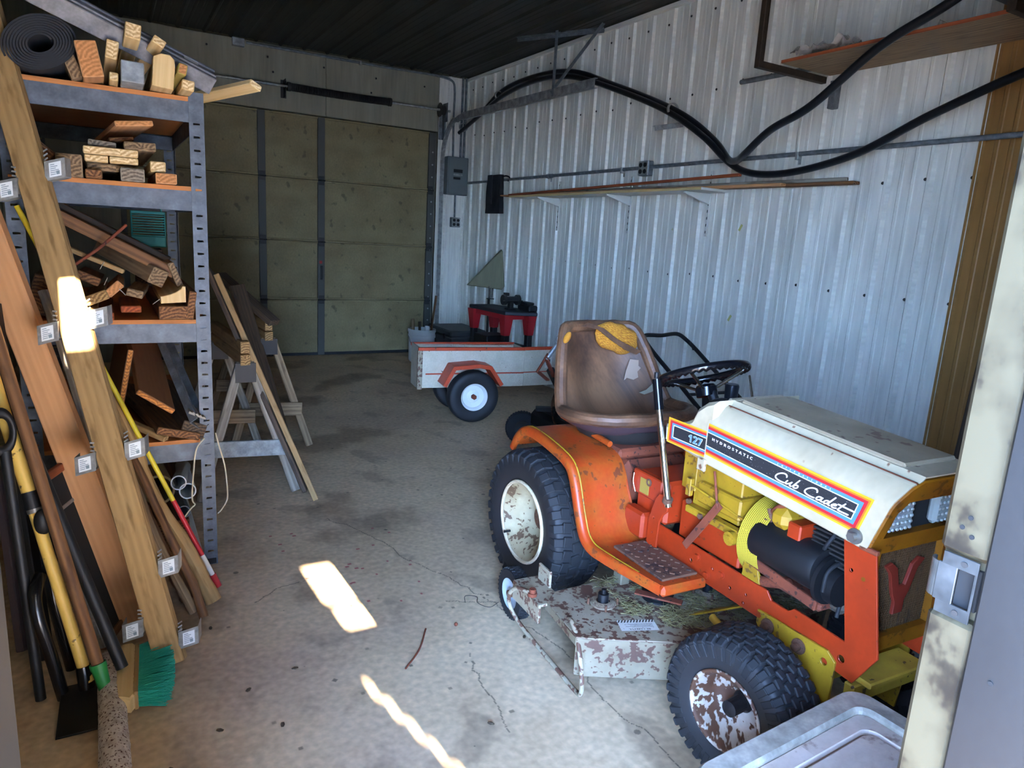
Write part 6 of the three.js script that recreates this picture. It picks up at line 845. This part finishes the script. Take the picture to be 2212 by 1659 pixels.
one('leaning_sheet', 'dark weathered board leaning on the right wall beside the door jamb', 'board', beam(V(3.35, 0.004, -1.45), V(3.58, 1.32, -1.5), 0.45, 0.02, V(-1, 0.1, 0), true), W.dark);
// ================= front: lidded bin, floor litter =================
{
  const t = thing('storage_bin', 'white plastic storage bin with dished lid at the doorway', 'storage bin'); fixed.add(t); t.position.set(1.262, 0, -0.65); t.rotation.y = 0.05;
  const rs = (w, d, r) => { const s = []; for (const [cx, cz, a0] of [[w - r, d - r, 0], [-w + r, d - r, 1], [-w + r, -d + r, 2], [w - r, -d + r, 3]]) for (let i = 0; i <= 8; i++) { const a = (a0 + i / 8) * Math.PI / 2; s.push([cx + r * Math.cos(a), cz + r * Math.sin(a)]); } return s; };
  const slab = (w, d, r, y0, y1, b = 0.004) => poly(rs(w, d, r), y1 - y0, b).rotateX(-Math.PI / 2).translate(0, (y0 + y1) / 2, 0);
  add(t, 'tub', crease(slab(0.27, 0.2, 0.05, 0, 0.33)), mat(0xb8ae9e, 0.4));
  const hole = new THREE.Path(rs(0.235, 0.165, 0.03).map(([x, y]) => new THREE.Vector2(x, y)));
  const lid = add(t, 'lid', crease(poly(rs(0.292, 0.222, 0.055), 0.03, 0.006, [hole]).rotateX(-Math.PI / 2).translate(0, 0.352, 0)), mat(0xc9bba8, 0.42, 0, { map: galvT }), 'dished white lid');
  const groove = new THREE.Path(rs(0.195, 0.125, 0.03).map(([x, y]) => new THREE.Vector2(x, y)));
  const dirt = tex(512, 384, (() => { const a = (u, v) => fbm(u * 4, v * 4, 701, 5), b = (u, v) => fbm(u * 30, v * 30, 705, 3); return (u, v) => { let c = mix3([206, 186, 170], [170, 150, 134], clamp(0.35 + a(u, v) * 1.4 + b(u, v) * 0.3, 0, 1)); return mix3(c, [120, 92, 78], 0.7 * sstep(0.2, 0.42, a(u + 3, v) + 0.3 * b(u, v))); }; })());
  dirt.repeat.set(2, 2.6);
  add(lid, 'inner_rim', crease(poly(rs(0.234, 0.164, 0.03), 0.018, 0.002, [groove]).rotateX(-Math.PI / 2).translate(0, 0.343, 0)), mat(0xffffff, 0.45, 0, { map: dirt })); add(lid, 'groove_floor', slab(0.196, 0.126, 0.03, 0.333, 0.339, 0.001), mat(0x7a6050, 0.7)); add(lid, 'centre_panel', crease(slab(0.186, 0.116, 0.028, 0.339, 0.351, 0.004)), mat(0xffffff, 0.45, 0, { map: dirt }));
}
one('twig', 'thin brown twig lying on the concrete in the middle of the floor', 'twig', tube([[0.77, 0.004, -1.9], [0.85, 0.005, -1.98], [0.92, 0.004, -2.09]], 0.003, 16, 6), M.redbrown);
one('wire_scrap', 'tangled thin wire scrap on the floor near the gauge wheel', 'wire', tube([[1.13, 0.003, -2.2], [1.15, 0.006, -2.24], [1.19, 0.004, -2.22], [1.17, 0.008, -2.17], [1.2, 0.004, -2.13], [1.25, 0.003, -2.15]], 0.0012, 40, 5), M.darksteel);
one('pebble', 'small rust-brown crumb on the floor', 'crumb', new THREE.IcosahedronGeometry(0.007, 1).translate(1.03, 0.006, -2.07), M.redbrown);
{ const lv = []; const spots = [[0.45, -2.05], [0.36, -1.8], [0.2, -1.85], [0.3, -2.0], [0.07, -1.75], [-0.02, -1.72], [0.24, -2.4], [0.16, -2.42], [1.22, -1.9], [0.9, -1.55]]; spots.forEach(([x, z], i) => one('dead_leaf', ['dead leaf crumb right of the broom, farthest into the floor', 'dead leaf crumb in front of the broom', 'dead leaf crumb left of centre near the bottom edge', 'dead leaf crumb beside the broom bristles', 'dead leaf crumb close to the fibre roll end', 'dead leaf crumb nearest the fibre roll', 'dead leaf crumb behind the hanger stud foot', 'dead leaf crumb by the hanger stud foot', 'dead leaf crumb near the tractor front wheel', 'dead leaf crumb in the sun streak'][i], 'leaf', new THREE.IcosahedronGeometry(0.008, 0).scale(1.5, 0.4, 0.8).rotateY(i * 1.3).translate(x, 0.004, z), mat(0x4a3a28, 0.9), 'dead leaves on the floor')); }
// ================= outside the doorway =================
{
  const gt = tex(512, 512, (() => { const a = tile((u, v) => fbm(u * 6, v * 6, 801, 5)), b = tile((u, v) => fbm(u * 60, v * 60, 805, 2)); return (u, v) => { const k = clamp(0.4 + a(u, v) + 0.4 * b(u, v), 0, 1); return mix3([214, 200, 176], [168, 152, 126], k); }; })(), true, 3, 3);
  const g = new THREE.BoxGeometry(60, 0.1, 40), p = g.attributes.position, uv = g.attributes.uv; for (let i = 0; i < p.count; i++) uv.setXY(i, p.getX(i), p.getZ(i));
  const o = mesh('ground', g.translate(0, -0.08, 20 - 0.1), mat(0xffffff, 0.9, 0, { map: gt }), scene); o.userData.kind = 'structure'; fixed.add(o);
  // unseen board screen, added to shade the doorway; gaps shaped to make sun patches
  const t = thing('added_board_screen', 'added unseen board screen outside the doorway, gaps shaping sun patches', 'light_blocker'); const z0 = 1.6, w = 0.118, y1 = 3.16;
  const gaps = [[0.8, 0.915, 1.625, 1.75], [0.815, 0.93, 1.545, 1.605], [0.0, 0.095, 2.66, 2.92]]; for (let i = 0; i < 6; i++) gaps.push([0.768 + i * 0.022, 0.777 + i * 0.022, 1.42 - i * 0.045 - 0.045, 1.42 - i * 0.045]);
  const cut = (x0, x1) => { let ys = [[0.95, y1]]; for (const [a, b, c, d] of gaps) if (a < x1 - 1e-6 && b > x0 + 1e-6) ys = ys.flatMap(([p, q]) => (d <= p || c >= q) ? [[p, q]] : [[p, c], [d, q]].filter(([m, n]) => n - m > 0.004)); return ys; };
  const edges = [-0.14]; while (edges[edges.length - 1] < 4.0) edges.push(edges[edges.length - 1] + w); for (const [a, b] of gaps) edges.push(a, b); edges.sort((a, b) => a - b);
  for (let i = 0; i + 1 < edges.length; i++) { const a = edges[i], b = edges[i + 1]; if (b - a < 0.002) continue; for (const [p, q] of cut(a, b)) add(t, 'blocker_board', bx(a - 0.0005, b + 0.0005, p, q, z0, z0 + 0.02, 0.0005, 1), W.aged[0]); }
  add(t, 'blocker_post', bx(3.9, 4.0, -0.03, y1, z0 + 0.021, z0 + 0.1, 0.004, 1), W.aged[0]); add(t, 'blocker_post', bx(1.6, 1.7, -0.03, y1, z0 + 0.021, z0 + 0.1, 0.004, 1), W.aged[0]); add(t, 'blocker_rail', bx(-0.14, 4.1, 0.952, 1.04, z0 + 0.021, z0 + 0.06, 0.003, 0), W.aged[0]); add(t, 'blocker_rail', bx(-0.14, 4.1, 2.2, 2.3, z0 + 0.021, z0 + 0.06, 0.003, 0), W.aged[0]);
}
// unseen lean-to roof, added to limit sky light at the entry, open left
{
  const t = thing('added_roof', 'added unseen lean-to cover outside the doorway, limiting sky light', 'porch roof');
  add(t, 'roof_deck', bx(-2.3, 4.2, 3.3, 3.36, ZF + 0.16, 2.3, 0.004, 0), W.aged[0]); for (let x = -2.0; x < 4.2; x += 1.2) add(t, 'rafter', bx(x - 0.02, x + 0.02, 3.165, 3.298, ZF + 0.16, 2.28, 0.004, 2), W.stained[0]);
  for (const x of [-2.1]) add(t, 'post', bx(x - 0.06, x + 0.06, -0.03, 3.16, 2.14, 2.26, 0.006, 1), W.aged[0]);
  add(t, 'end_wall', bx(4.08, 4.18, -0.03, 3.16, ZF + 0.16, 2.28, 0.004, 1), W.aged[0]);
}
{ // unseen dark building across the yard, added to block the low sky
  const t = thing('added_barn', 'added unseen dark timber building across the yard, blocking low sky', 'added_barn');
  add(t, 'wall', bx(-2.2, 15, -0.03, 4.4, 14, 14.2, 0.01, 1), W.dark[0]); add(t, 'wall', bx(-2.2, -2, -0.03, 4.4, 14.21, 20, 0.01, 1), W.dark[0]); add(t, 'roof', bx(-2.6, 15.4, 4.41, 4.6, 13.6, 20, 0.01, 0), W.dark[0]);
}
settle();
renderer.render(scene, camera);
